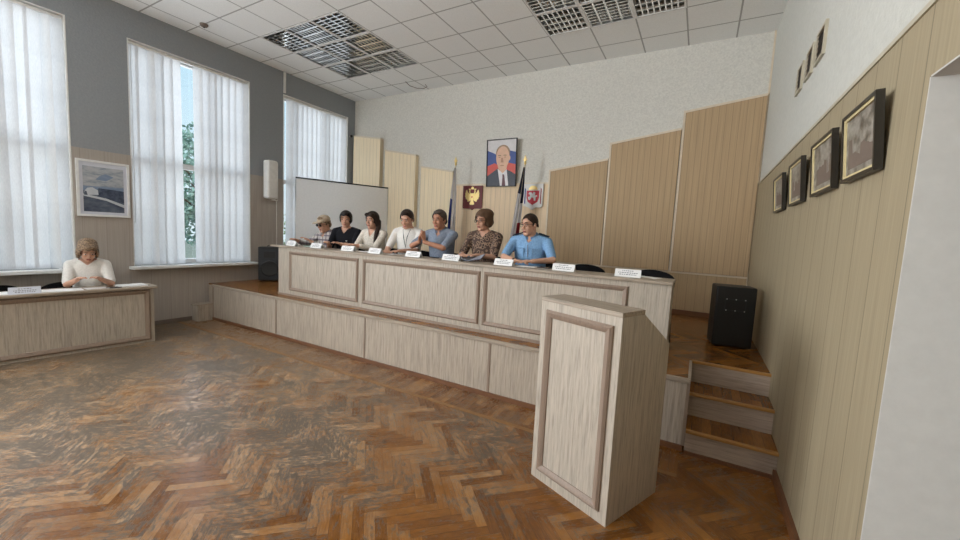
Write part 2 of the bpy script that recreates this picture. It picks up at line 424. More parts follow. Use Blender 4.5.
def obj(name, bm, mats, parent=None, loc=None, rot=None, recalc=True):
    me = bpy.data.meshes.new(name)
    if recalc: bmesh.ops.recalc_face_normals(bm, faces=bm.faces[:])
    bm.to_mesh(me); bm.free()
    for m in (mats if isinstance(mats, (list, tuple)) else [mats]): me.materials.append(m)
    o = bpy.data.objects.new(name, me); C.objects.link(o)
    if parent: o.parent = parent
    if loc: o.location = loc
    if rot: o.rotation_euler = rot
    return o
def tag(o, label, cat, group=None, kind=None):
    o['label'] = label; o['category'] = cat
    if group: o['group'] = group
    if kind: o['kind'] = kind
    return o
def thing(name, label, cat, loc=(0, 0, 0), rotz=0.0, group=None, rot=None):
    o = bpy.data.objects.new(name, None); C.objects.link(o); o.location = loc
    o.rotation_euler = rot if rot else (0, 0, rotz); o.empty_display_size = 0.1
    return tag(o, label, cat, group)
def struct(name, bm, mats, parent=None, label=None, recalc=True):
    o = obj(name, bm, mats, parent, recalc=recalc)
    if not parent:
        o['kind'] = 'structure'
        if label: o['label'] = label
    return o
def dup(root, loc, label, rotz=None, group=None):
    r = root.copy(); C.objects.link(r); r.location = loc; r['label'] = label
    if rotz is not None: r.rotation_euler = (0, 0, rotz)
    if group: r['group'] = group
    for ch in list(root.children):
        c = ch.copy(); C.objects.link(c); c.parent = r
        for g in list(ch.children):
            d = g.copy(); C.objects.link(d); d.parent = c
    return r
def bx(*a, **k):
    bm = bmesh.new(); add_box(bm, *a, **k); return bm
def rbx(*a, **k):
    bm = bmesh.new(); add_rbox(bm, *a, **k); return bm

# ------------------------------------------------------------------ room shell
XL, XR, YB, ZC, YR = -7.361, 0.648, 6.772, 4.637, -6.0
DADO = 2.57; ZP = 0.605; YP = 3.527
struct('floor', bx(XL-0.3, YR, -0.1, XR+1.7, YB+0.2, 0), M['parquet'])
bm = bmesh.new()
add_box(bm, XL+0.02, 3.13, 0.0, -7.14, 3.29, 0.0015); add_box(bm, -7.14, 3.13, 0.0, 0.0, 3.505, 0.0015)
struct('trim_1', bm, M['border'], label='band of straight parquet strips along the stage front')
struct('trim_2', bx(XL+0.02, 3.08, 0.0, 0.0, 3.13, 0.002), M['strip'], label='pale wooden strip in the floor parallel to the stage')

# ceiling with openings for the light fixtures
GX = [-6.41+0.6*i for i in range(-2, 13)]; GY = [3.90+0.6*i for i in range(-17, 6)]
xs = [XL] + [g for g in GX if XL < g < XR] + [XR]; ys = [YR] + [g for g in GY if YR < g < YB] + [YB]
L1 = [(-6.41+0.6*i, 3.90+0.6*j) for i in range(3) for j in range(3)]
L2 = [(-2.21+0.6*i, 4.50+0.6*j) for i in range(3) for j in range(2)]
holes = {(round(a, 2), round(b, 2)) for a, b in L1+L2}
bm = bmesh.new(); vm = {}
def gv(x, y):
    k = (round(x, 4), round(y, 4))
    if k not in vm: vm[k] = bm.verts.new((x, y, ZC))
    return vm[k]
for xa, xb in zip(xs, xs[1:]):
    for ya, yb_ in zip(ys, ys[1:]):
        if (round(xa, 2), round(ya, 2)) in holes: continue
        bm.faces.new((gv(xa, ya), gv(xa, yb_), gv(xb, yb_), gv(xb, ya)))
struct('ceiling', bm, M['ceil'], recalc=False)
bm = bx(XL-0.3, YR-0.2, ZC+0.35, XR+0.3, YB+0.2, ZC+0.5)
struct('ceiling_slab', bm, M['plaster'])

# left wall with window openings
WIN = [(0.05, 1.925), (2.548, 4.29), (4.945, 6.56)]
RWIN = [(-2.3, -0.6), (-4.7, -3.0)]
ZS, ZT = 0.955, 4.215
def left_wall():
    bm = bmesh.new(); x0 = XL-0.3; x1 = XL
    ops = sorted(WIN+RWIN)
    add_box(bm, x0, YR-0.2, -0.1, x1, YB+0.2, ZS); add_box(bm, x0, YR-0.2, ZT, x1, YB+0.2, ZC+0.4)
    e = YR-0.2
    for a, b in ops:
        add_box(bm, x0, e, ZS, x1, a, ZT); e = b
    add_box(bm, x0, e, ZS, x1, YB+0.2, ZT)
    return bm
wl = struct('wall_left', left_wall(), M['plaster_left'])
bm = bmesh.new(); e = YR
for a, b in sorted(WIN+RWIN):
    add_box(bm, XL, e, 0.0, XL+0.012, a-0.003, DADO); add_box(bm, XL, a-0.003, 0.0, XL+0.012, b+0.003, ZS-0.06); e = b+0.003
add_box(bm, XL, e, 0, XL+0.012, YB, DADO)
struct('wainscot', bm, M['wain_left'], wl)
bm = bx(XL+0.012, YR, 0, XL+0.03, 2.35, 0.07); add_box(bm, XL+0.012, 2.35, 0, XL+0.03, 3.29, 0.07)
struct('baseboard_left', bm, M['seam'])

def window(i, a, b, sill=True):
    bm = bmesh.new(); xo, xi = XL-0.22, XL-0.15; w = 0.07
    for (y0, y1, z0, z1) in ((a, a+w, ZS, ZT), (b-w, b, ZS, ZT), (a+w, b-w, ZS, ZS+w), (a+w, b-w, ZT-w, ZT)):
        add_box(bm, xo, y0, z0, xi, y1, z1)
    m = a+(b-a)*0.40
    add_box(bm, xo, a+w, 2.50, xi, b-w, 2.585)
    for yy in (a+(b-a)*0.2, a+(b-a)*0.66):
        add_box(bm, xo, yy-0.045, ZS+w, xi, yy+0.045, ZT-w)
    o = struct('window_%d' % i, bm, M['frame_pvc'])
    obj('pane', bx(XL-0.19, a+w, ZS+w, XL-0.186, b-w, ZT-w), M['glass'], o)
    bm = bmesh.new()   # white reveals on both sides and above
    add_box(bm, XL-0.15, a-0.001, ZS, XL+0.004, a+0.012, ZT); add_box(bm, XL-0.15, b-0.012, ZS, XL+0.004, b+0.001, ZT); add_box(bm, XL-0.15, a+0.012, ZT-0.012, XL+0.004, b-0.012, ZT)
    obj('window_reveal', bm, M['white'], o)
    bm = bmesh.new(); add_rbox(bm, XL-0.15, a-0.06, ZS-0.05, XL+0.16, b+0.06, ZS-0.005, 0.008)
    obj('window_sill', bm, M['sillwhite'], o)
    return o
for i, (a, b) in enumerate(WIN): window(i+1, a, b)

# back wall
wb = struct('wall_back', bx(XL-0.3, YB, -0.1, XR+0.3, YB+0.2, ZC+0.4), M['plaster'])
struct('wainscot', bx(XL+0.02, YB-0.012, ZP, XR-0.005, YB, 1.262), M['wain_back'], wb)
struct('trim_3', bx(-2.46, YB-0.03, 1.238, XR-0.005, YB-0.012, 1.262), M['cream'], label='pale horizontal moulding under the tan wall panels')
struct('baseboard_back', bx(XL+0.02, YB-0.03, ZP, XR-0.01, YB-0.012, ZP+0.07), M['kick'])
# right wall with the doorway beside the camera
YJ, ZJ, YN = 1.96, 2.305, 0.75
def right_wall():
    bm = bmesh.new()
    add_box(bm, XR, YJ, -0.1, XR+1.6, YB+0.2, ZC+0.4); add_box(bm, XR, YR-0.2, -0.1, XR+1.6, YN, ZC+0.4)
    add_box(bm, XR, YN, ZJ, XR+1.6, YJ, ZC+0.4); add_box(bm, XR+1.45, YN, -0.1, XR+1.6, YJ, ZJ)
    return bm
wr = struct('wall_right', right_wall(), M['plaster_right'])
bm = bx(XR-0.012, YJ+0.004, 0, XR, YB-0.012, DADO); add_box(bm, XR-0.012, YR, 0, XR, YN-0.004, DADO); add_box(bm, XR-0.012, YN-0.004, ZJ+0.004, XR, YJ+0.004, DADO)
struct('wainscot', bm, M['wain_right'], wr)
bm = bx(XR-0.0115, YJ-0.002, 0, XR+1.45, YJ+0.0039, ZJ); add_box(bm, XR-0.0115, YN, ZJ-0.002, XR+1.45, YJ-0.002, ZJ+0.0039); add_box(bm, XR-0.0115, YN-0.0039, 0, XR+1.45, YN+0.002, ZJ)
struct('doorway_lining', bm, M['white_paint'], wr)
struct('trim_4', bx(XR-0.02, YR, DADO-0.004, XR, YB-0.012, DADO+0.018), M['rail'], label='cream dado rail along the top of the right wall panelling')
struct('trim_5', bx(XR-0.022, YB-0.022, ZP, XR-0.001, YB-0.001, ZC), M['cream'], label='pale corner strip between back and right walls')
bm = bx(XR-0.035, YJ+0.02, 0, XR-0.012, 3.5, 0.07)
struct('baseboard_right', bm, M['kick'])
struct('wall_rear', bx(XL-0.3, YR-0.2, -0.1, XR+1.6, YR, ZC+0.4), M['plaster'])
# thin cable cover running up the wall over the far window
tag(obj('cable_duct', rbx(XL, 4.945, 4.24, XL+0.03, 4.985, 4.63, r=0.003), M['white']), 'white cable duct running up from far window corner to ceiling', 'cable duct')

# ------------------------------------------------------------------ stage
YS = [3.485, 3.81, 4.135]; XS = 0.02; RS = ZP/3
st = bpy.data.objects.new('stage_platform', None); C.objects.link(st); st['kind'] = 'structure'; st['label'] = 'raised wooden stage with washed oak front and parquet top'
bm = bmesh.new()
add_box(bm, -7.14, YP+0.012, 0, XS, 4.17, ZP-0.02); add_box(bm, XL+0.02, 4.17, 0, XR-0.02, YB-0.02, ZP-0.02)
add_box(bm, XL+0.02, 3.56, 0, -7.14, 4.17, ZP-0.02)
struct('carcass', bm, M['oak_stage'], st)
bm = bmesh.new(); add_box(bm, -7.14, YP+0.02, ZP-0.02, XS, 4.14, ZP); add_box(bm, XL+0.014, 3.56, ZP-0.02, -7.14, 4.14, ZP); add_box(bm, XL+0.014, 4.14, ZP-0.02, XR-0.014, YB-0.013, ZP)
struct('stage_floor', bm, M['stagewood'], st)
seams = [-7.14, -5.405, -3.587, -1.804, XS]
for a, b in zip(seams, seams[1:]):
    struct('front_panel', bx(a+0.012, YP, 0.045, b-0.012, YP+0.012, ZP-0.035), M['oak_stage'], st)
bm = bmesh.new()
for s in seams: add_box(bm, s-0.012, YP-0.006, 0.045, s+0.012, YP+0.01, ZP-0.035)
struct('seam_strip', bm, M['mould'], st)
bm = bmesh.new(); add_rbox(bm, -7.16, YP-0.018, ZP-0.035, XS+0.012, YP+0.02, ZP+0.003, 0.004)
add_box(bm, XS-0.01, YP+0.02, ZP-0.035, XS+0.012, 4.115, ZP+0.003)
struct('stage_edge', bm, M['oakx'], st)
struct('kickboard', bx(-7.14, YP-0.018, 0, XS, YP+0.012, 0.045), M['kick'], st)

steps = bpy.data.objects.new('stage_steps', None); C.objects.link(steps); steps['kind'] = 'structure'; steps['label'] = 'three parquet steps with oak risers at the right end of stage'
for i in range(3):
    y0 = YS[i]; z1 = RS*(i+1)
    if i < 2: struct('tread', bx(XS+0.012, y0+0.02, z1-0.02, XR-0.002, YS[i+1]+0.01, z1), M['tread'], steps)
    struct('riser', bx(XS+0.012, y0, RS*i + (0.028 if i == 0 else 0.0), XR-0.002, y0+0.015, z1-0.02), M['oak_riser'], steps)
    bm = bmesh.new(); add_rbox(bm, XS+0.012, y0-0.02, z1-0.022, XR-0.002, y0+0.02, z1+0.002, 0.005)
    struct('nosing', bm, M['nosing'], steps)
struct('kickboard', bx(XS+0.012, YS[0]-0.015, 0, XR-0.002, YS[0]+0.015, 0.028), M['kick'], steps)
sl = bpy.data.objects.new('corner_step', None); C.objects.link(sl); sl['kind'] = 'structure'; sl['label'] = 'single low oak step at the left end of the stage'
struct('riser', bx(XL+0.02, 3.30, 0.0, -7.145, 3.56, 0.262), M['oak_stage'], sl)
struct('tread', bx(XL+0.014, 3.28, 0.262, -7.145, 3.56, 0.282), M['oakx'], sl)

# ------------------------------------------------------------------ acoustic panels on the back wall
def acoustic(x0, x1, zl, zr, z0, depth, mat, label, trim):
    t = thing('acoustic_panel', label, 'wall panel', (x0, YB-0.003, z0), 0, 'stepped acoustic panels on the back wall')
    wdt = x1-x0; zl -= z0; zr -= z0
    bm = bmesh.new(); add_prism(bm, [(0, 0), (wdt, 0), (wdt, zr), (0, zl)], -depth, 0)
    obj('board', bm, mat, t)
    if trim:
        bm = bmesh.new()
        d0 = -depth-0.006
        add_prism(bm, [(0, zl), (wdt, zr), (wdt, zr+0.03), (0, zl+0.03)], d0, 0)
        if trim == 2: add_prism(bm, [(-0.028, 0), (0, 0), (0, zl+0.03), (-0.028, zl+0.03)], d0, 0)
        obj('edging', bm, M['cream'], t)
    return t
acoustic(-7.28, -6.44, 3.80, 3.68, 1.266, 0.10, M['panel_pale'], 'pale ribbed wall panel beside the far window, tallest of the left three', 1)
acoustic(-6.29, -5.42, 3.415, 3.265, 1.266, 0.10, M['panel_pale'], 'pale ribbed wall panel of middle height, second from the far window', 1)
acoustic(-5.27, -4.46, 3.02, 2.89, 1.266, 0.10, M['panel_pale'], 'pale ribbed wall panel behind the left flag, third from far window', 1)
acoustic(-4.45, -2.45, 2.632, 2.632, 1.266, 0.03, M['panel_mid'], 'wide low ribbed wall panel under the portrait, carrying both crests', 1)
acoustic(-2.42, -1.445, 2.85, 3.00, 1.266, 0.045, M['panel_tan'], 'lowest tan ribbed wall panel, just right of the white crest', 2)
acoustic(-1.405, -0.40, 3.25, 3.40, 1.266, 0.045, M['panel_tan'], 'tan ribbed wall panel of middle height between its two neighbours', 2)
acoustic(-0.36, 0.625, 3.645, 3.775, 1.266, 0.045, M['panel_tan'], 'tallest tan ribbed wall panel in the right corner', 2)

# ------------------------------------------------------------------ blinds
def blind(label, a, b, gaps, turned=-99.0):
    t = thing('vertical_blind', label, 'window blind', (XL-0.06, (a+b)/2, ZT-0.02), 0, 'white vertical blinds')
    h = ZT-0.02-ZS-0.03
    obj('headrail', rbx(-0.02, a-(a+b)/2+0.015, -0.035, 0.025, b-(a+b)/2-0.015, 0.0, r=0.004), M['white'], t)
    n = round((b-a)/0.112); me = None
    for k in range(n):
        y = a+0.07+(b-a-0.14)*k/(n-1)
        if any(g0 < y < g1 for g0, g1 in gaps): continue
        if me is None:
            bm = bmesh.new(); pr = [(-0.0735+0.147*i/6, 0.006*(1-((i-3)/3)**2)) for i in range(7)]
            r0 = [bm.verts.new((x, u, 0)) for u, x in pr]; r1 = [bm.verts.new((x, u, -h)) for u, x in pr]
            for i in range(6): bm.faces.new((r0[i], r0[i+1], r1[i+1], r1[i])).smooth = True
            s = obj('slat', bm, M['blind'], t, recalc=False); me = s.data
        else:
            s = bpy.data.objects.new('slat', me); C.objects.link(s); s.parent = t
        s.location = (0.0, y-(a+b)/2, -0.036)
        s.rotation_euler = (random.uniform(-0.006, 0.006), random.uniform(-0.004, 0.004), random.choice((-0.25, -0.32, -0.28, -0.2, -0.4, -0.3, -0.95, 0.12))+random.uniform(-0.06, 0.06))
        if abs(y-turned) < 0.057: s.rotation_euler[2] = -1.05
    bm = bmesh.new(); add_tube(bm, [(0.02, a-(a+b)/2+0.05, -0.03), (0.02, a-(a+b)/2+0.05, -2.6)], 0.004, 6)
    obj('cord', bm, M['white'], t)
    return t
blind('white vertical blind on the window behind the woman at the left desk', *WIN[0], [], 1.75)
blind('white vertical blind with an open gap showing sky, middle window', *WIN[1], [(3.165, 3.385)], 2.86)
blind('white vertical blind on the far window beside the projection screen', *WIN[2], [(4.9, 5.03)])

# ------------------------------------------------------------------ ceiling lights
def make_light(label, loc, rot, group):
    t = thing('ceiling_light', label, 'ceiling light', loc, rot, group)
    bm = bmesh.new(); s = 0.296; h = 0.10
    add_box(bm, -s, -s, h-0.006, s, s, h)
    for q in ((-s, -s, -s+0.006, s), (s-0.006, -s, s, s)): add_box(bm, q[0], q[1], 0.0, q[2], q[3], h-0.006)
    add_box(bm, -s+0.006, -s, 0, s-0.006, -s+0.006, h-0.006); add_box(bm, -s+0.006, s-0.006, 0, s-0.006, s, h-0.006)
    obj('housing', bm, M['steel'], t)
    bm = bmesh.new()
    for q in ((-0.3, -0.3, -0.276, 0.3), (0.276, -0.3, 0.3, 0.3), (-0.276, -0.3, 0.276, -0.276), (-0.276, 0.276, 0.276, 0.3)): add_box(bm, q[0], q[1], -0.006, q[2], q[3], 0.0)
    obj('rim', bm, M['white'], t)
    bm = bmesh.new()
    for k in range(5):   # parabolic blades along y
        x = -0.276+0.552*k/4
        add_prism(bm, [(x-0.006, 0.06), (x-0.010, 0.0), (x+0.010, 0.0), (x+0.006, 0.06)], -0.276, 0.276)
    for k in range(1, 8):
        y = -0.276+0.552*k/8
        add_prism(bm, [(y-0.004, 0.05), (y-0.008, 0.001), (y+0.008, 0.001), (y+0.004, 0.05)], -0.276, 0.276, plane='yz')
    obj('louvre', bm, M['chrome'], t)
    for k in range(4):
        x = -0.276+0.552*(k+0.5)/4
        bm = bmesh.new(); add_tube(bm, [(x, -0.27, 0.078), (x, 0.27, 0.078)], 0.011, 8); obj('tube', bm, M['tube'], t)
    return t
RW = ['back', 'middle', 'front']; CL = ['window side', 'middle column', 'right side']
proto = None
for i, (x, y) in enumerate(L1):
    c, r = i // 3, i % 3
    lab = 'louvred ceiling light of the left cluster, %s row from camera, %s' % (['nearest', 'middle', 'farthest'][r], ['column nearest the windows', 'centre column', 'column farthest from windows'][c])
    rot = 0 if (c+r) % 2 == 0 else PI/2
    if proto is None: proto = make_light(lab, (x+0.3, y+0.3, ZC), rot, 'louvred lights of the left ceiling cluster')
    else: dup(proto, (x+0.3, y+0.3, ZC), lab, rot)
for i, (x, y) in enumerate(L2):
    c, r = i // 2, i % 2
    lab = 'louvred ceiling light of the right cluster, %s row, %s' % (['cropped front', 'full back'][r], ['left column', 'centre column', 'right column'][c])
    dup(proto, (x+0.3, y+0.3, ZC), lab, 0 if (c+r) % 2 == 0 else PI/2, 'louvred lights of the right ceiling cluster')
t = thing('smoke_detector', 'small grey smoke detector on the ceiling above the windows', 'smoke detector', (-6.84, 3.30, ZC))
bm = bmesh.new(); add_lathe(bm, [(0.055, 0), (0.055, -0.015), (0.04, -0.035), (0.02, -0.04)], 18); obj('base', bm, M['seam'], t)
bm = bmesh.new(); add_lathe(bm, [(0.012, -0.039), (0.012, -0.05), (0.006, -0.053)], 12); obj('sensor', bm, M['black'], t)
bm = bmesh.new(); add_tube(bm, [(-5.40, 6.25, ZC-0.004), (-5.42, 6.40, ZC-0.03), (-5.33, 6.52, ZC-0.05), (-5.22, 6.60, ZC-0.045), (-5.13, 6.60, ZC-0.02), (-5.12, 6.52, ZC-0.002)], 0.006, 6)
tag(obj('loose_cable', bm, M['seam']), 'thin grey cable sagging from a ceiling tile near the back wall', 'cable')

# ------------------------------------------------------------------ presidium table
tab = thing('presidium_table', 'long washed oak committee table with framed front panels on stage', 'table', (-2.8, 3.72, ZP))
TX0, TX1 = -5.64+2.8, -0.178+2.8; TH = 1.332-ZP
bm = bmesh.new(); add_rbox(bm, TX0-0.17, -0.025, TH, TX1+0.008, 0.36, TH+0.029, 0.004); obj('tabletop', bm, M['oakx'], tab)
def moulding(x0, z0, x1, z1, y, w=0.045, d=0.02):
    """picture-frame moulding standing proud of a front at y, facing -y"""
    bm = bmesh.new(); prof = [(0, 0), (0.0, d*0.45), (w*0.3, d), (w*0.6, d*0.8), (w, d*0.3), (w, 0)]
    cs = [(x0, z0, 1, 1), (x1, z0, -1, 1), (x1, z1, -1, -1), (x0, z1, 1, -1)]
    rings = [[bm.verts.new((cx+sx*u, y-v, cz+sz*u)) for u, v in prof] for cx, cz, sx, sz in cs]
    for i in range(4):
        a, b = rings[i], rings[(i+1) % 4]
        for k in range(len(prof)-1): bm.faces.new((a[k], b[k], b[k+1], a[k+1]))
    return bm
J1, J2 = -3.882+2.8, -2.042+2.8
units = [(TX0, J1), (J1, J2), (J2, TX1)]
fr = [(-5.37, -3.925), (-3.84, -2.066), (-2.018, -0.529)]
for (a, b), (f0, f1) in zip(units, fr):
    p = obj('front_panel', bx(a+0.002, 0, 0.0, b-0.002, 0.022, TH), M['oak'], tab)
    obj('panel_moulding', moulding(f0+2.8, 0.09, f1+2.8, 1.283-ZP, 0.0), M['mould'], p)
for x in (TX0, TX1-0.022): obj('side_panel', bx(x, 0.022, 0, x+0.022, 0.34, TH), M['oak'], tab)
for x in (J1, J2): obj('divider', bx(x-0.011, 0.022, 0, x+0.011, 0.34, TH), M['oak'], tab)
obj('base_strip', bx(TX0, -0.012, 0, TX1, 0, 0.03), M['mould'], tab)
TT = 1.361

# name plates: folded cards
def nameplate(x, y, z, label, rotz=0.0, group='folded name cards on the committee table', wd=0.228, ht=0.070, mat='paper'):
    t = thing('name_card', label, 'name card', (x, y, z), rotz, group)
    bm = bmesh.new(); h = wd/2
    for s in (-1, 1):
        add_prism(bm, [(s*0.035, 0.0), (s*0.0335, 0.0), (-s*0.0006, ht), (s*0.0006, ht)], -h, h, plane='yz')
    for v in bm.verts: v.co = V(v.co.x, v.co.y, v.co.z)
    obj('card', bm, M[mat], t)
    bm = bmesh.new()
    for zz, hw in ((0.052, 0.05), (0.034, 0.085), (0.018, 0.075)):
        x0 = -hw
        while x0 < hw:
            x1 = min(x0+random.uniform(0.008, 0.02), hw); f = 1-zz/ht
            yy = -0.035*f-0.0007; y2 = -0.035*(1-(zz+0.007)/ht)-0.0007
            add_poly(bm, [(x0, yy, zz), (x1, yy, zz), (x1, y2, zz+0.007), (x0, y2, zz+0.007)]); x0 = x1+0.006
    obj('print', bm, M['ink'], t, recalc=False)
    return t
cards = [(-5.36, 'name card at the far left end of the committee table'), (-4.80, 'name card in front of the person in the cap'), (-4.16, 'name card in front of the person in black'),
         (-3.66, 'name card in front of the long-haired woman'), (-3.03, 'name card in front of the person in the white T-shirt'), (-2.48, 'name card between the grey polo and the patterned blouse'),
         (-1.805, 'name card in front of the man in the blue shirt'), (-1.15, 'name card before the empty chair next to the blue shirt'), (-0.55, 'name card at the right end of the committee table')]
for i, (x, lab) in enumerate(cards): nameplate(x*1.025, 3.85, TT, 'white folded '+lab, 0.06*((i % 3)-1))

# ------------------------------------------------------------------ lectern
lang = math.radians(-22.98)
lec = thing('lectern', 'free-standing washed oak lectern with framed front and sloping desk', 'lectern', (-0.907, 2.526, 0), lang)
LW, LD, LH = 0.615, 0.572, 1.29
side = [(0, 0), (LD, 0), (LD, 1.04), (0.235, LH-0.03), (0, LH-0.03)]
for x in (0, LW-0.02):
    bm = bmesh.new(); add_prism(bm, side, x, x+0.02, plane='yz'); obj('side_panel', bm, M['oak'], lec)
p = obj('front_panel', bx(0.02, 0.0, 0.0, LW-0.02, 0.02, LH-0.03), M['oak'], lec)
obj('panel_moulding', moulding(0.05, 0.07, LW-0.05, LH-0.085, 0.0, 0.05, 0.022), M['mould'], p)
bm = bmesh.new(); add_rbox(bm, -0.002, -0.005, LH-0.03, LW+0.002, 0.235, LH, 0.003); obj('top_board', bm, M['oakx'], lec)
bm = bmesh.new(); add_prism(bm, [(0.238, LH-0.045), (0.238, LH-0.063), (LD-0.01, 1.022), (LD-0.01, 1.04)], 0.02, LW-0.02, plane='yz'); obj('reading_desk', bm, M['oakx'], lec)
obj('shelf', bx(0.02, 0.02, 0.55, LW-0.02, LD-0.03, 0.57), M['oak'], lec)

# ------------------------------------------------------------------ left desk
da = math.radians(84.5); DL = 2.4
ux, uy = math.cos(da), math.sin(da)
DO = (-6.405-ux*DL, 2.42-uy*DL)
desk = thing('side_desk', 'long washed oak desk along the windows with a framed front', 'desk', (DO[0], DO[1], 0), da)
# local: +x runs towards the stage, +y towards the windows
bm = bmesh.new(); add_rbox(bm, -0.05, -0.06, 0.737, DL+0.03, 0.32, 0.767, 0.004); obj('desktop', bm, M['oakx'], desk)
p = obj('front_panel', bx(0.022, 0, 0, DL-0.022, 0.02, 0.737), M['oak'], desk)
obj('panel_moulding', moulding(0.05, 0.035, DL-0.04, 0.725, 0.0, 0.06, 0.025), M['mould'], p)
for x in (0, DL-0.022): obj('side_panel', bx(x, 0.0, 0, x+0.022, 0.30, 0.737), M['oak'], desk)
def dpt(lx, ly, z=0.767): return (DO[0]+ux*lx-uy*ly, DO[1]+uy*lx+ux*ly, z)

# ------------------------------------------------------------------ chairs
def make_chair(label, loc, rotz, group):
    t = thing('conference_chair', label, 'chair', loc, rotz, group)     # faces -y
    bm = bmesh.new(); add_rbox(bm, -0.24, -0.22, 0.42, 0.24, 0.20, 0.465, 0.018, 3); obj('seat', bm, M['blackcloth'], t)
    bm = bmesh.new(); out = []
    for k in range(21):                                                 # rounded backrest outline
        a = PI*k/20; out.append((0.235*math.cos(a)*(1 if abs(math.cos(a)) < 0.99 else 1), 0.66+0.125*math.sin(a)**0.8))
    out += [(-0.225, 0.52), (0.225, 0.52)]
    add_prism(bm, out, 0.20, 0.235)
    for v in bm.verts: v.co.y += 0.10*(v.co.z-0.5) - 0.035*(1-(v.co.x/0.235)**2)+0.03
    obj('backrest', bm, M['blackcloth'], t)
    for sx in (-1, 1):
        bm = bmesh.new(); add_tube(bm, [(sx*0.22, -0.19, 0.42), (sx*0.235, -0.22, 0.0)], 0.012, 8); obj('leg', bm, M['black'], t)
        bm = bmesh.new(); add_tube(bm, [(sx*0.21, 0.24, 0.60), (sx*0.215, 0.21, 0.44), (sx*0.235, 0.25, 0.0)], 0.012, 8); obj('leg', bm, M['black'], t)
    return t
seat_x = [-5.46, -4.92, -4.34, -3.72, -3.17, -2.44, -1.81]
who = ['the person in the beige cap', 'the person in the black shirt', 'the long-haired woman in cream', 'the person in the white T-shirt', 'the man in the grey polo', 'the woman in the patterned blouse', 'the man in the blue uniform shirt']
ch0 = make_chair('empty black conference chair beside the man in the blue shirt', (-1.16, 4.46, ZP), 0.05, 'black chairs at the committee table')
dup(ch0, (-0.45, 4.46, ZP), 'empty black conference chair at the right end of the committee table', -0.05)
for x, wh in zip(seat_x, who): dup(ch0, (x, 4.56, ZP), 'black conference chair that %s sits on' % wh, 0.0)
# two chairs at the side desk, facing the hall (+x)
dup(ch0, (-7.02, 1.78, 0), 'dark chair that the woman at the left desk sits on', PI/2-0.05, 'dark chairs behind the side desk')
dup(ch0, (-7.05, 1.20, 0), 'empty dark chair behind the left desk at the picture edge', PI/2, 'dark chairs behind the side desk')

# ------------------------------------------------------------------ people
def bake(bm, name, mats, voxel, smooth=6, cut=None, parent=None, minus=None):
    me = bpy.data.meshes.new('tmp'); bm.to_mesh(me); bm.free()
    o = bpy.data.objects.new('tmp', me); C.objects.link(o)
    r = o.modifiers.new('r', 'REMESH'); r.mode = 'VOXEL'; r.voxel_size = voxel
    s = o.modifiers.new('s', 'SMOOTH'); s.iterations = smooth; s.factor = 0.5
    dg = bpy.context.evaluated_depsgraph_get(); ev = o.evaluated_get(dg)
    nm = bpy.data.meshes.new_from_object(ev)
    bpy.data.objects.remove(o); bpy.data.meshes.remove(me)
    if cut:
        b = bmesh.new(); b.from_mesh(nm)
        kill = [f for f in b.faces if cut(f.calc_center_median())]
        bmesh.ops.delete(b, geom=kill, context='FACES'); b.to_mesh(nm); b.free()
    nm.name = name; nm.materials.clear()
    for m in (mats if isinstance(mats, list) else [mats]): nm.materials.append(m)
    for p in nm.polygons: p.use_smooth = True
    n = bpy.data.objects.new(name, nm); C.objects.link(n)
    if parent: n.parent = parent
    return n

RINGS = [(-0.03, 0.0, .150, .110), (0.04, 0.0, .178, .135), (0.12, -.005, .172, .135), (0.22, -.01, .158, .122), (0.33, -.005, .165, .118), (0.43, 0.0, .178, .112), (0.51, .005, .170, .095), (0.565, .01, .125, .075), (0.60, .01, .070, .060)]
def loft(bm, rings, mat, seg=24):
    rr = []
    for z, cy, rx, ry in rings: rr.append([bm.verts.new(mat @ V(rx*math.cos(2*PI*k/seg), cy+ry*math.sin(2*PI*k/seg), z)) for k in range(seg)])
    for a, b in zip(rr, rr[1:]):
        for k in range(seg): bm.faces.new((a[k], a[(k+1) % seg], b[(k+1) % seg], b[k]))
    bm.faces.new(rr[0][::-1]); bm.faces.new(rr[-1])
def ik(S, T, pole, l1, l2):
    d = T-S; L = min(d.length, (l1+l2)*0.995); dn = d.normalized(); T = S+dn*L
    a = (l1*l1-l2*l2+L*L)/(2*L); h = math.sqrt(max(l1*l1-a*a, 0)); pp = (pole-dn*pole.dot(dn)).normalized()
    return S+dn*a+pp*h, T

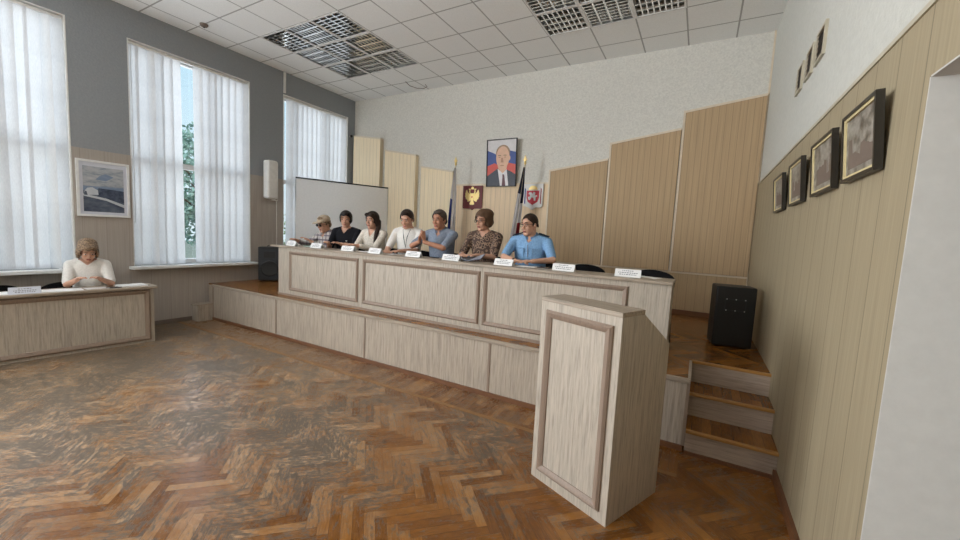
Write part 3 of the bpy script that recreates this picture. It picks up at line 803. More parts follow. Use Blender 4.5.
def person(label, x, y, zseat, face, lean, head_yaw, head_pitch, hands, shirt, skin, hair, hmat, sleeve=0.75, sc=1.0, wide=1.0, legs=True, extras=(), knee=0.40, vneck=0.0, head_roll=0.0, belly=1.0):
    """seated figure; local frame faces -y, origin on the seat. hands = [(right wrist), (left wrist)] in local coordinates"""
    t = thing('person', label, 'person', (x, y, zseat), face, 'people seated at the committee table' if zseat > 1 else None)
    sk = M[skin]; B = Matrix.Scale(sc, 4) if sc != 1.0 else Matrix.Identity(4)
    Tm = Matrix.Rotation(lean, 4, 'X')
    def tp(*a): return Tm @ V(*a)
    sh = 0.185*wide
    # ---- joints
    arms = []
    for s, hand in zip((-1, 1), hands):
        S = tp(s*sh, 0.0, 0.515); w = V(*hand[:3])
        pole = V(s*0.5, 0.2, -0.8) if len(hand) < 6 else V(*hand[3:6])
        e, wv = ik(S, w, pole, 0.285, 0.255); arms.append((s, S, e, wv, hand))
    NP = tp(0, 0.012, 0.60)
    HM = Matrix.Translation(tp(0, -0.012, 0.622)) @ Matrix.Rotation(head_yaw, 4, 'Z') @ Matrix.Rotation(head_pitch, 4, 'X') @ Matrix.Rotation(head_roll, 4, 'Y') @ Matrix.Translation(V(0, -0.02, 0.10)) @ Matrix.Scale(1.07, 4)
    def h(*a): return HM @ V(*a)
    HR = HM.to_3x3()   # carries the head's scale too
    # ---- body, one continuous surface
    bm = bmesh.new()
    R = [(z, cy, rx*wide, ry*(belly if 0.0 < z < 0.4 else 1)) for z, cy, rx, ry in RINGS]
    loft(bm, R, Tm)
    add_cap(bm, tp(-sh*0.5, 0.01, 0.545), tp(-sh, 0, 0.515), 0.048, 0.050); add_cap(bm, tp(sh*0.5, 0.01, 0.545), tp(sh, 0, 0.515), 0.048, 0.050)
    add_cap(bm, NP-V(0, 0, 0.03), h(0, 0.025, -0.06), 0.064 if hair in ('buzz', 'crop') else 0.056, 0.060 if hair in ('buzz', 'crop') else 0.052)
    for s, S, e, wv, hand in arms:
        add_cap(bm, S, e, 0.05, 0.040); add_cap(bm, e, wv, 0.039, 0.026)
        d = (wv-e).normalized()
        if len(hand) >= 9: d = V(*hand[6:9]).normalized()
        pn = V(0, 0, 1) if abs(d.z) < 0.75 else V(s, 0, 0)
        sd = d.cross(pn).normalized(); pn = sd.cross(d).normalized()
        rot = Matrix((sd, d, pn)).transposed()
        pc = wv+d*0.05; add_ell(bm, pc, (0.040, 0.052, 0.017), rot, 12, 8)
        for k, (off, ln) in enumerate(((-0.030, 0.068), (-0.010, 0.078), (0.010, 0.074), (0.029, 0.058))):
            off *= s*1.0
            p0 = pc+d*0.035+sd*off; p1 = p0+d*ln*0.55-pn*0.006+sd*off*0.15; p2 = p1+d*ln*0.38-pn*0.024
            add_cap(bm, p0, p1, 0.0092, 0.0085, 8); add_cap(bm, p1, p2, 0.0085, 0.0072, 8)
        th = sd*(-s*0.036); q0 = pc+th*0.6-d*0.02; q1 = pc+th*1.35+d*0.018-pn*0.008; q2 = q1+d*0.03+th*0.05-pn*0.008
        add_cap(bm, q0, q1, 0.012, 0.010, 8); add_cap(bm, q1, q2, 0.010, 0.008, 8)
    for s in (-1, 1):
        add_cap(bm, V(s*0.085, -0.02, 0.07), V(s*0.10, -knee, 0.085), 0.085, 0.058)
        add_cap(bm, V(s*0.10, -knee, 0.085), V(s*0.10, 0.03-knee, -0.36), 0.056, 0.038)
        add_cap(bm, V(s*0.10, 0.04-knee, -0.40), V(s*0.11, -0.13-knee, -0.415), 0.040, 0.032)
    # head
    male = hair in ('buzz', 'crop', 'fringe')
    add_ell(bm, h(0, .015, .028), (.074, .095, .088), HR); add_ell(bm, h(0, -.02, -.045), (.059, .066, .072), HR)
    add_ell(bm, h(0, -.003, -.068), (.063 if male else .056, .055, .042), HR); add_ell(bm, h(0, -.06, -.102), (.036 if male else .027, .022, .020), HR)
    for s in (-1, 1):
        add_ell(bm, h(s*.034, -.058, -.032), (.026, .024, .024), HR, 10, 8); add_ell(bm, h(s*.076, .012, -.012), (.010, .020, .032), HR, 10, 8)
        add_ell(bm, h(s*.011, -.094, -.040), (.010, .010, .008), HR, 8, 6)
    add_cap(bm, h(0, -.078, .004), h(0, -.106, -.036), .009, .012, 8); add_cap(bm, h(-.034, -.072, .024), h(.034, -.072, .024), .014, .014, 8)
    add_ell(bm, h(0, -.080, -.068), (.024, .010, .011), HR, 10, 6)
    body = bake(bm, 'body', sk, 0.0068, 3, None, t)
    # ---- face details
    for s in (-1, 1):
        bm = bmesh.new(); add_ell(bm, h(s*.031, -.0815, .003), (.0125, .0065, .0055), HR, 10, 8)
        ey = obj('eye', bm, M['eyew'], t)
        bm = bmesh.new(); add_ell(bm, h(s*.031, -.0875, .003), (.0070, .0035, .0058), HR, 10, 8); obj('iris', bm, M['iris'], ey)
        bm = bmesh.new(); add_tube(bm, [h(s*.012, -.086, .024), h(s*.03, -.088, .030), h(s*.048, -.078, .024)], .0045, 6, radii=[.0045, .005, .003]); obj('eyebrow', bm, hmat, t)
    bm = bmesh.new(); add_ell(bm, h(0, -.0865, -.0655), (.024, .0075, .0045), HR, 10, 6); add_ell(bm, h(0, -.0865, -.0735), (.020, .0078, .0055), HR, 10, 6); obj('lips', bm, M['lip'], t)
    # ---- hair: a layer over the skull, open at the face, plus locks where the style has them
    bm = bmesh.new(); th = {'buzz': .006, 'crop': .013, 'fringe': .016, 'long': .014, 'bob': .020, 'puffy': .026}[hair]
    add_ell(bm, h(0, .016, .030), (.075+th, .096+th, .089+th), HR, 24, 16); add_ell(bm, h(0, .058, -.020), (.064+th, .056+th, .066), HR)
    if hair == 'crop': add_ell(bm, h(.01, -.050, .096), (.052, .036, .022), HR)
    if hair == 'fringe':
        add_ell(bm, h(.015, -.052, .088), (.060, .042, .026), HR, 14, 10)
        for s in (-1, 1): add_ell(bm, h(s*.074, .02, .0), (.016, .038, .050), HR)
    if hair in ('bob', 'puffy'):
        k = 1.12 if hair == 'puffy' else 1.0
        add_ell(bm, h(.01, -.056, .084), (.062, .044, .028), HR, 14, 10); add_ell(bm, h(0, .045, .075), (.088*k, .085*k, .070), HR)
        zl = -.010 if hair == 'puffy' else -.035
        for s in (-1, 1): add_ell(bm, h(s*.080, .026, zl), (.024, .056, .072), HR)
        add_ell(bm, h(0, .075, zl), (.085, .058, .080), HR)
    if hair == 'long':
        for s in (-1, 1): add_ell(bm, h(s*.076, .016, -.015), (.018, .052, .082), HR); add_ell(bm, h(s*.040, -.050, .080), (.036, .044, .028), HR, 12, 8)
        pts = [h(.075, .045, -.02), h(.085, .030, -.10), tp(.10, -.09, .52), tp(.105, -.135, .43), tp(.10, -.145, .34)]
        for a, b, ra, rb in zip(pts, pts[1:], (.042, .038, .032, .026), (.038, .032, .026, .014)): add_cap(bm, a, b, ra, rb, 10)
    HI = HM.inverted()
    line = {'buzz': ((-.10, .074), (-.065, .068), (-.052, .046), (-.028, .020), (-.018, -.012), (.012, -.006), (.028, -.008), (.06, -.030)),
            'crop': ((-.10, .080), (-.065, .070), (-.050, .034), (-.030, .020), (-.020, -.018), (.012, -.016), (.028, -.035), (.06, -.065))}.get(hair, ((-.11, .058), (-.075, .052), (-.055, .020), (-.045, -.03), (-.040, -.20), (.06, -.25)))
    def hcut(c):
        q = HI @ c
        if q.z < -.13: return False
        lo = line[0][1] if q.y < line[0][0] else line[-1][1]
        for (ya, za), (yb_, zb) in zip(line, line[1:]):
            if ya <= q.y < yb_: lo = za+(zb-za)*(q.y-ya)/(yb_-ya)
        return q.z < lo + 0.006*math.sin(q.x*90)
    bake(bm, 'hair', hmat, 0.0062, 2, hcut, t)
    # ---- shirt
    bm = bmesh.new(); g = 0.014
    RS_ = [(z, cy, rx+g, ry+g) for z, cy, rx, ry in R[:-1]]
    RS_[-1] = (RS_[-1][0]+0.008, RS_[-1][1], RS_[-1][2]-0.012, RS_[-1][3]-0.002)
    RS_.append((0.595, .012, .073, .068))
    loft(bm, RS_, Tm)
    for s, S, e, wv, hand in arms:
        add_cap(bm, tp(s*sh*0.45, 0.01, 0.545), tp(s*sh, 0, 0.515), 0.060, 0.062)
        if sleeve <= 1: add_cap(bm, S, S.lerp(e, sleeve), 0.062, 0.055)
        else:
            add_cap(bm, S, e, 0.060, 0.050); add_cap(bm, e, e.lerp(wv, sleeve-1), 0.049, 0.038)
    Ti = Tm.inverted()
    def cut(c):
        q = Ti @ c
        if q.z > 0.588 and abs(q.x) < 0.085: return True
        if vneck and q.y < 0.0: return abs(q.x) < 0.062*(q.z-(0.585-vneck))/vneck
        return False
    bake(bm, 'shirt', M[shirt], 0.009, 3, cut, t)
    # ---- trousers
    bm = bmesh.new()
    loft(bm, [(z, cy, rx*wide+0.012, ry+0.014) for z, cy, rx, ry in RINGS[:3]], Tm)
    for s in (-1, 1):
        add_cap(bm, V(s*0.085, -0.02, 0.07), V(s*0.10, -knee, 0.085), 0.097, 0.072); add_cap(bm, V(s*0.10, -knee, 0.085), V(s*0.10, 0.03-knee, -0.34), 0.070, 0.056)
    bake(bm, 'trousers', M['c_navy'], 0.014, 3, None, t)
    # ---- extras
    if 'glasses' in extras or 'sunglasses' in extras:
        dark = 'sunglasses' in extras
        bm = bmesh.new()
        for s in (-1, 1):
            ring = [h(s*.033+.025*math.cos(2*PI*k/14), -.100+0.004*abs(math.cos(2*PI*k/14)), .000+.019*math.sin(2*PI*k/14)) for k in range(15)]
            add_tube(bm, ring, .0022, 6, cap=False)
            add_tube(bm, [h(s*.058, -.096, .004), h(s*.080, -.05, .006), h(s*.083, .015, .004)], .0022, 6)
        add_tube(bm, [h(-.009, -.100, .004), h(0, -.104, .006), h(.009, -.100, .004)], .0022, 6)
        gl = obj('glasses', bm, M['black'], t)
        if dark:
            for s in (-1, 1):
                bm = bmesh.new(); add_ell(bm, h(s*.033, -.099, .0), (.0245, .003, .0185), HR, 14, 8); obj('lens', bm, M['iris'], gl)
    if 'cap' in extras:
        bm = bmesh.new(); add_ell(bm, h(0, .018, .062), (.092, .106, .074), HR, 20, 12)
        add_ell(bm, h(0, -.115, .046), (.070, .075, .010), HR, 18, 8)
        bake(bm, 'cap', M['c_cap'], 0.006, 3, None, t)
    if 'collar' in extras:
        bm = bmesh.new()
        for s in (-1, 1):
            a = [tp(s*.012, -.070, .555), tp(s*.060, -.085, .535), tp(s*.085, -.035, .585), tp(s*.080, .05, .605), tp(s*.02, .085, .612)]
            b = [tp(s*.016, -.068, .580), tp(s*.050, -.062, .592), tp(s*.066, -.022, .612), tp(s*.060, .04, .625), tp(s*.01, .07, .628)]
            va = [bm.verts.new(p) for p in a]; vb = [bm.verts.new(p) for p in b]
            for k in range(4): bm.faces.new((va[k], va[k+1], vb[k+1], vb[k]))
        bmesh.ops.solidify(bm, geom=bm.faces[:], thickness=0.004)
        obj('collar', bm, M[shirt], t)
    if 'epaulettes' in extras:
        for s in (-1, 1):
            bm = bmesh.new(); t2 = bmesh.new(); add_rbox(t2, -0.065, -0.028, -0.006, 0.065, 0.028, 0.006, 0.004)
            merge(bm, t2, Tm @ Matrix.Translation(V(s*0.16, 0.0, 0.600)) @ Matrix.Rotation(s*0.28, 4, 'Y')); obj('epaulette', bm, M['epau'], t)
    if 'pockets' in extras:
        bm = bmesh.new(); add_tube(bm, [tp(0, -.1335, .50), tp(0, -.1375, .40), tp(0, -.140, .28), tp(0, -.150, .14)], .005, 6); obj('placket', bm, M['c_grey'], t)
        for s in (-1, 1):
            bm = bmesh.new(); t2 = bmesh.new(); add_rbox(t2, -.045, -.006, -.055, .045, .006, .055, .003)
            merge(bm, t2, Tm @ Matrix.Translation(V(s*.088, -.116, .40)) @ Matrix.Rotation(s*0.42, 4, 'Z')); obj('pocket', bm, M[shirt], t)
    if 'badge' in extras:
        bm = bmesh.new(); add_ell(bm, tp(.05, -.13, .40), (.018, .006, .006), None, 8, 6); obj('badge', bm, M['silver'], t)
    if 'lanyard' in extras:
        bm = bmesh.new(); add_tube(bm, [tp(-.055, -.065, .575), tp(-.03, -.12, .47), tp(.0, -.14, .33), tp(.02, -.12, .47), tp(.055, -.065, .575)], .004, 6); obj('lanyard', bm, M['epau'], t)
    if 'watch' in extras:
        s, S, e, wv, hand = arms[0]; d = (wv-e).normalized(); bm = bmesh.new(); add_tube(bm, [wv-d*0.03, wv-d*0.008], 0.031, 12); obj('watch', bm, M['black'], t)
    return t

ZSEAT = ZP+0.467
zt = TT-ZSEAT+0.042      # wrist height resting on the table, local
person('person in beige cap and sunglasses wearing a plaid shirt', -5.37, 4.50, ZSEAT-0.05, 0.0, 0.20, 0.05, 0.26,
       [(-0.28, -0.46, zt+0.085, -0.5, 0.5, -0.4), (0.06, -0.46, zt+0.085, 0.4, 0.5, -0.4)], 'plaid', 'skin', 'crop', M['hair_blond'], 1.75, 0.95, 0.95, extras=('cap', 'sunglasses', 'collar'), vneck=0.08)
person('person in a plain black shirt with short dark hair and folded hands', -4.96, 4.50, ZSEAT+0.03, 0.35, 0.18, 0.30, 0.08,
       [(-0.11, -0.46, zt+0.0, -0.35, 0.6, -0.5), (0.10, -0.46, zt+0.0, 0.35, 0.6, -0.5)], 'c_black', 'skin', 'fringe', M['hair_black'], 0.95, 1.0, 1.05, vneck=0.07, extras=('badge',))
person('woman in a cream blouse with long dark hair over her shoulder', -4.35, 4.50, ZSEAT+0.03, 0.15, 0.18, 0.0, 0.08,
       [(-0.18, -0.46, zt+0.0, -0.3, 0.6, -0.5), (-0.02, -0.46, zt+0.0, 0.5, 0.5, -0.5)], 'c_cream', 'skin', 'long', M['hair_dark'], 1.8, 1.0, 0.92, vneck=0.10)
person('person in a white T-shirt looking down with forearms on the table', -3.69, 4.50, ZSEAT+0.075, 0.30, 0.19, -0.02, 0.34,
       [(-0.16, -0.45, zt-0.075), (0.02, -0.44, zt-0.075)], 'c_white', 'skin', 'crop', M['hair_dark'], 0.78, 1.0, 1.0, extras=('lanyard',))
person('man in a grey polo with hands clasped in front of his chin', -3.10, 4.50, ZSEAT+0.075, 0.10, 0.20, -0.08, 0.12,
       [(-0.145, -0.42, 0.40, -0.9, -0.3, -0.7, 0.30, 0.05, 1.0), (-0.065, -0.42, 0.40, 0.9, -0.2, -0.7, -0.12, 0.02, 1.0)], 'c_grey', 'skin_tan', 'crop', M['hair_grey'], 0.85, 1.0, 1.05, extras=('collar',), vneck=0.08)
person('woman in a dark leopard-patterned blouse with short brown hair reading papers', -2.43, 4.50, ZSEAT+0.075, 0.15, 0.16, -0.42, 0.08,
       [(-0.15, -0.43, zt-0.05), (0.02, -0.43, zt-0.05)], 'leopard', 'skin', 'puffy', M['hair_brown'], 0.85, 1.0, 0.98, extras=('glasses',), vneck=0.06)
person('man in a light blue uniform shirt with dark epaulettes and glasses', -1.79, 4.50, ZSEAT+0.05, 0.12, 0.18, -0.48, 0.12,
       [(-0.07, -0.45, zt-0.045, -1.0, 0.1, -0.5, 1, -0.12, 0.0), (0.12, -0.43, zt-0.04, 1.0, 0.1, -0.5, -1, -0.12, 0.0)], 'c_blue', 'skin', 'buzz', M['hair_dark'], 0.80, 1.0, 1.10, extras=('collar', 'epaulettes', 'glasses', 'watch', 'pockets'), vneck=0.07, belly=1.1)
zt2 = 0.767-0.467+0.035
person('woman with ash blond bob in a white T-shirt writing at the left desk', -7.04, 1.96, 0.53, PI/2-0.32, 0.22, 0.15, 0.45,
       [(-0.08, -0.49, zt2+0.02, -0.3, 0.5, -0.4), (0.12, -0.48, zt2+0.02, 0.3, 0.5, -0.4)], 'c_white', 'skin', 'bob', M['hair_blond'], 0.85, 1.0, 0.88, vneck=0.05, belly=1.1, knee=0.33)

# ------------------------------------------------------------------ things on the tables
def sheet(name, label, x, y, z, w_, d_, rz, h_=0.003, mat='paper', cat='paper', group=None):
    bm = bmesh.new(); add_box(bm, -w_/2, -d_/2, 0, w_/2, d_/2, h_)
    o = obj(name, bm, M[mat], None, (x, y, z), (0, 0, rz)); return tag(o, label, cat, group)
sheet('document', 'sheet of paper lying by the blue-shirted man\'s hands', -1.62, 3.94, TT, 0.21, 0.13, 0.1)
sheet('document', 'sheet of paper in front of the woman in cream', -4.05, 4.00, TT, 0.21, 0.15, 0.3)
sheet('document', 'sheet of paper lying before the person in the white T-shirt', -3.62, 4.01, TT, 0.29, 0.16, -0.2)
sheet('document', 'sheet of paper at the table end beside the last name card', -0.40, 3.98, TT, 0.21, 0.14, -0.3)
sheet('folder', 'pale green folder lying at the left end of the committee table', -5.20, 4.01, TT, 0.24, 0.17, 0.2, 0.012, 'leaf2', 'folder')
t = thing('booklet', 'open blue and white booklet held by the woman in patterned blouse', 'booklet', (-2.385, 4.015, TT+0.005), 0.25)
bm = bmesh.new()
for s in (-1, 1): add_poly(bm, [(0, -0.11, 0.0), (s*0.16, -0.11, 0.035), (s*0.16, 0.10, 0.085), (0, 0.10, 0.05)])
bmesh.ops.solidify(bm, geom=bm.faces[:], thickness=0.003); obj('pages', bm, M['papershade'], t)
bm = bmesh.new()
for s in (-1, 1): add_poly(bm, [(0, -0.114, -0.004), (s*0.163, -0.114, 0.030), (s*0.163, 0.104, 0.080), (0, 0.104, 0.046)])
bmesh.ops.solidify(bm, geom=bm.faces[:], thickness=0.002); obj('cover', bm, M['blue'], t)
def phone(label, x, y, z, rz):
    t = thing('phone', label, 'phone', (x, y, z), rz, None)
    obj('case', rbx(-0.037, -0.075, 0, 0.037, 0.075, 0.008, r=0.003), M['black'], t)
    obj('display', bx(-0.033, -0.068, 0.008, 0.033, 0.068, 0.0085), M['iris'], t)
phone('black phone lying by the blue-shirted man on the table', -1.42, 3.96, TT, 1.3)
phone('black phone lying by the man in the grey polo', -2.92, 4.02, TT, 1.1)
phone('black phone lying beside the person in the white T-shirt', -3.88, 3.98, TT, 1.4)
def on_desk(name, label, lx, ly, w_, d_, rz, h_=0.003, mat='paper', cat='paper'):
    p = dpt(lx, ly); return sheet(name, label, p[0], p[1], p[2], w_, d_, da+rz, h_, mat, cat)
on_desk('document', 'stack of papers at the right end of the left desk', 2.20, 0.15, 0.30, 0.22, 0.05, 0.012)
on_desk('document', 'open sheet under the writing woman\'s hands', 1.86, 0.10, 0.21, 0.15, 0.1)
on_desk('document', 'papers to the woman\'s right on the left desk', 1.52, 0.10, 0.42, 0.20, -0.05, 0.006)
on_desk('document', 'papers at the picture edge of the left desk', 1.00, 0.12, 0.30, 0.22, 0.0, 0.006)
p = dpt(2.02, 0.07); phone('black phone on the left desk beside the writing woman', p[0], p[1], p[2]+0.0005, da+1.1)
p = dpt(1.28, 0.03); nameplate(p[0], p[1]-0.02, p[2], 'white folded name card on the left desk', da, None, 0.24, 0.075, 'papershade')

# ------------------------------------------------------------------ loudspeakers
def speaker(label, loc, rotz, w_, d_, h_):
    t = thing('loudspeaker', label, 'loudspeaker', loc, rotz)
    bm = bmesh.new(); add_rbox(bm, -w_/2, 0, 0.012, w_/2, d_, h_, 0.012); obj('cabinet', bm, M['black'], t)
    bm = bmesh.new(); add_rbox(bm, -w_/2+0.02, -0.008, 0.04, w_/2-0.02, 0.0, h_-0.03, 0.003); obj('grille', bm, M['mesh'], t)
    bm = bmesh.new(); add_lathe(bm, [(0.15, 0.0), (0.15, 0.012), (0.13, 0.012), (0.06, -0.02 + 0.022), (0.03, 0.004)], 28)
    o = obj('woofer', bm, M['black'], t, (0, -0.008, 0.24), (PI/2, 0, 0))
    bm = bmesh.new(); add_rbox(bm, -0.10, -0.014, h_-0.20, 0.10, -0.008, h_-0.08, 0.003); obj('horn', bm, M['black'], t)
    bm = bmesh.new(); add_tube(bm, [(-0.07, d_*0.5, h_), (-0.06, d_*0.5, h_+0.02), (0.06, d_*0.5, h_+0.02), (0.07, d_*0.5, h_)], 0.008, 8); obj('handle', bm, M['black'], t)
    for sx in (-1, 1):
        for yy in (0.05, d_-0.05):
            bm = bmesh.new(); add_lathe(bm, [(0.018, 0), (0.018, 0.013)], 10, 0, (sx*(w_/2-0.05), yy, 0)); obj('foot', bm, M['mesh'], t)
    return t
def speaker_back(label, loc, rotz, w_, d_, h_):
    t = thing('loudspeaker', label, 'loudspeaker', loc, rotz)
    bm = bmesh.new(); add_rbox(bm, -w_/2, 0, 0.012, w_/2, d_, h_, 0.014); obj('cabinet', bm, M['black'], t)
    bm = bmesh.new()
    for q in ((-0.10, h_-0.26, 0.10, h_-0.25), (-0.10, h_-0.14, 0.10, h_-0.13), (-0.10, h_-0.25, -0.09, h_-0.14), (0.09, h_-0.25, 0.10, h_-0.14)): add_box(bm, q[0], -0.006, q[1], q[2], 0.0, q[3])
    obj('terminal_plate', bm, M['mesh'], t)
    for sx in (-0.085, 0, 0.085):
        for zz in (h_-0.255, h_-0.135):
            bm = bmesh.new(); add_ell(bm, (sx, -0.007, zz), (0.006, 0.004, 0.006), None, 8, 6); obj('screw', bm, M['steel'], t)
    for sx in (-1, 1):
        for yy in (0.05, d_-0.05):
            bm = bmesh.new(); add_lathe(bm, [(0.018, 0), (0.018, 0.013)], 10, 0, (sx*(w_/2-0.05), yy, 0)); obj('foot', bm, M['mesh'], t)
    return t
speaker_back('black loudspeaker cabinet standing in the right corner of the stage', (0.385, 4.93, ZP), 0.14, 0.37, 0.30, 0.66)
speaker('black loudspeaker on the stage between the windows and table end', (-6.98, 4.43, ZP), 0.75, 0.40, 0.22, 0.64)

# ------------------------------------------------------------------ projection screen
pa, pb = V(-6.90, 4.90, 0), V(-6.14, 6.63, 0); pd = (pb-pa); pw = pd.length; pang = math.atan2(pd.y, pd.x)
scn = thing('projection_screen', 'large pale projection screen standing behind the committee before the far window', 'projection screen', ((pa.x+pb.x)/2, (pa.y+pb.y)/2, ZP), pang)
SZ0, SZ1 = 0.45, 2.585-ZP
bm = bmesh.new(); add_poly(bm, [(-pw/2+0.01, 0, SZ0), (pw/2-0.01, 0, SZ0), (pw/2-0.01, 0, SZ1), (-pw/2+0.01, 0, SZ1)]); obj('screen_fabric', bm, M['screen'], scn)
bm = bmesh.new(); add_tube(bm, [(-pw/2, 0, SZ1+0.008), (pw/2, 0, SZ1+0.008)], 0.014, 10); obj('top_rod', bm, M['black'], scn)
bm = bmesh.new(); add_tube(bm, [(-pw/2, 0, SZ0-0.02), (pw/2, 0, SZ0-0.02)], 0.025, 10); obj('bottom_case', bm, M['black'], scn)
for xx in (-pw/2, pw/2):
    bm = bmesh.new(); add_tube(bm, [(xx, 0, 0.0), (xx, 0, SZ1)], 0.007, 8); obj('pole', bm, M['steel'], scn)
for xx in (-pw/2, pw/2):
    bm = bmesh.new(); add_rbox(bm, xx-0.02, -0.14, 0.0, xx+0.02, 0.14, 0.03, 0.006); obj('foot', bm, M['black'], scn)

# ------------------------------------------------------------------ wall things, left
t = thing('wall_column', 'white upright column unit on a bracket between two windows', 'wall unit', (XL+0.012, 4.52, 2.13))  # column loudspeaker held by a thin bracket frame
bm = bmesh.new(); add_rbox(bm, 0.05, -0.03, 0.02, 0.22, 0.18, 0.74, 0.04, 3); obj('body', bm, M['white'], t)
bm = bmesh.new(); add_tube(bm, [(0.0, 0.30, 0.735), (0.10, 0.16, 0.735)], 0.008, 8); add_tube(bm, [(0.006, 0.30, 0.735), (0.006, 0.30, 0.0)], 0.008, 8); add_tube(bm, [(0.0, 0.30, 0.005), (0.10, 0.16, 0.005)], 0.008, 8)
add_box(bm, 0.06, 0.14, 0.70, 0.14, 0.17, 0.742); add_box(bm, 0.06, 0.14, 0.0, 0.14, 0.17, 0.03); obj('bracket', bm, M['white'], t)
bm = bmesh.new(); add_tube(bm, [(0.008, 0.28, 0.0), (0.008, 0.285, -0.7), (0.008, 0.28, -1.0)], 0.005, 6); obj('cord', bm, M['white'], t)
t = thing('security_camera', 'tiny black security camera high in the corner by the far window', 'security camera', (XL+0.002, 6.63, 3.80))
bm = bmesh.new(); add_box(bm, 0, -0.015, -0.015, 0.02, 0.015, 0.015); add_tube(bm, [(0.02, 0, 0), (0.045, -0.01, 0)], 0.006, 6); obj('bracket', bm, M['white'], t)
bm = bmesh.new(); add_ell(bm, (0.06, -0.015, 0.0), (0.03, 0.03, 0.03), None, 12, 8); obj('lens_housing', bm, M['black'], t)

def flat(bm, pts, x, mi): add_poly(bm, [(x, u, v) for u, v in pts], mi)
pic = thing('landscape_picture', 'white-framed winter landscape picture between the two left windows', 'picture', (XL+0.013, 1.955, 1.662), 0)
PW_, PH = 0.56, 0.765
bm = bmesh.new()
for q in ((0, 0, PW_, 0.028), (0, PH-0.028, PW_, PH), (0, 0.028, 0.028, PH-0.028), (PW_-0.028, 0.028, PW_, PH-0.028)): add_box(bm, 0, q[0], q[1], 0.022, q[2], q[3])
obj('frame', bm, M['frame_pvc'], pic)
obj('mount', bx(0.004, 0.028, 0.028, 0.010, PW_-0.028, PH-0.028), M['papershade'], pic)
pm = [photo_mat('painted_sky', [rgb(122, 134, 150), rgb(168, 174, 182), rgb(190, 192, 196)], (2, 3, 9)), photo_mat('painted_trees', [rgb(34, 44, 64), rgb(62, 74, 96), rgb(88, 98, 116)], (3, 8, 8)),
      photo_mat('painted_field', [rgb(52, 64, 86), rgb(84, 94, 112), rgb(112, 120, 132)], (3, 3, 9)), plain('painted_snow', rgb(196, 202, 210), 0.6), photo_mat('painted_water', [rgb(104, 126, 156), rgb(140, 156, 180)], (3, 3, 14))]
bm = bmesh.new(); a0, a1, b0, b1 = 0.065, PW_-0.065, 0.065, PH-0.085
Z = lambda f: b0+(b1-b0)*f
Y_ = lambda f: a0+(a1-a0)*f
flat(bm, [(Y_(0), Z(0.5)), (Y_(1), Z(0.5)), (Y_(1), Z(1)), (Y_(0), Z(1))], 0.0105, 0)
flat(bm, [(Y_(0), Z(0)), (Y_(1), Z(0)), (Y_(1), Z(0.5)), (Y_(0), Z(0.5))], 0.0105, 2)
flat(bm, [(Y_(0), Z(0.46)), (Y_(0.35), Z(0.50)), (Y_(1), Z(0.50)), (Y_(1), Z(0.58)), (Y_(0), Z(0.56))], 0.0107, 4)
flat(bm, [(Y_(0.33), Z(0.30)), (Y_(1), Z(0.24)), (Y_(1), Z(0.50)), (Y_(0.7), Z(0.52)), (Y_(0.36), Z(0.53))], 0.0109, 1)
flat(bm, [(Y_(0.03), Z(0.36)), (Y_(0.36), Z(0.38)), (Y_(0.35), Z(0.48)), (Y_(0.22), Z(0.54)), (Y_(0.1), Z(0.52)), (Y_(0.03), Z(0.45))], 0.0110, 3)
flat(bm, [(Y_(0.0), Z(0.34)), (Y_(0.55), Z(0.26)), (Y_(1), Z(0.12)), (Y_(1), Z(0.19)), (Y_(0.55), Z(0.31)), (Y_(0.0), Z(0.385))], 0.0112, 3)
flat(bm, [(Y_(0.02), Z(0.36)), (Y_(0.10), Z(0.36)), (Y_(0.08), Z(0.44)), (Y_(0.04), Z(0.45))], 0.0113, 1)
flat(bm, [(Y_(0.3), Z(0.72)), (Y_(0.55), Z(0.70)), (Y_(0.75), Z(0.80)), (Y_(0.55), Z(0.86)), (Y_(0.4), Z(0.80))], 0.0108, 4)
for f in bm.faces: f.normal_update()
obj('painting', bm, pm, pic)

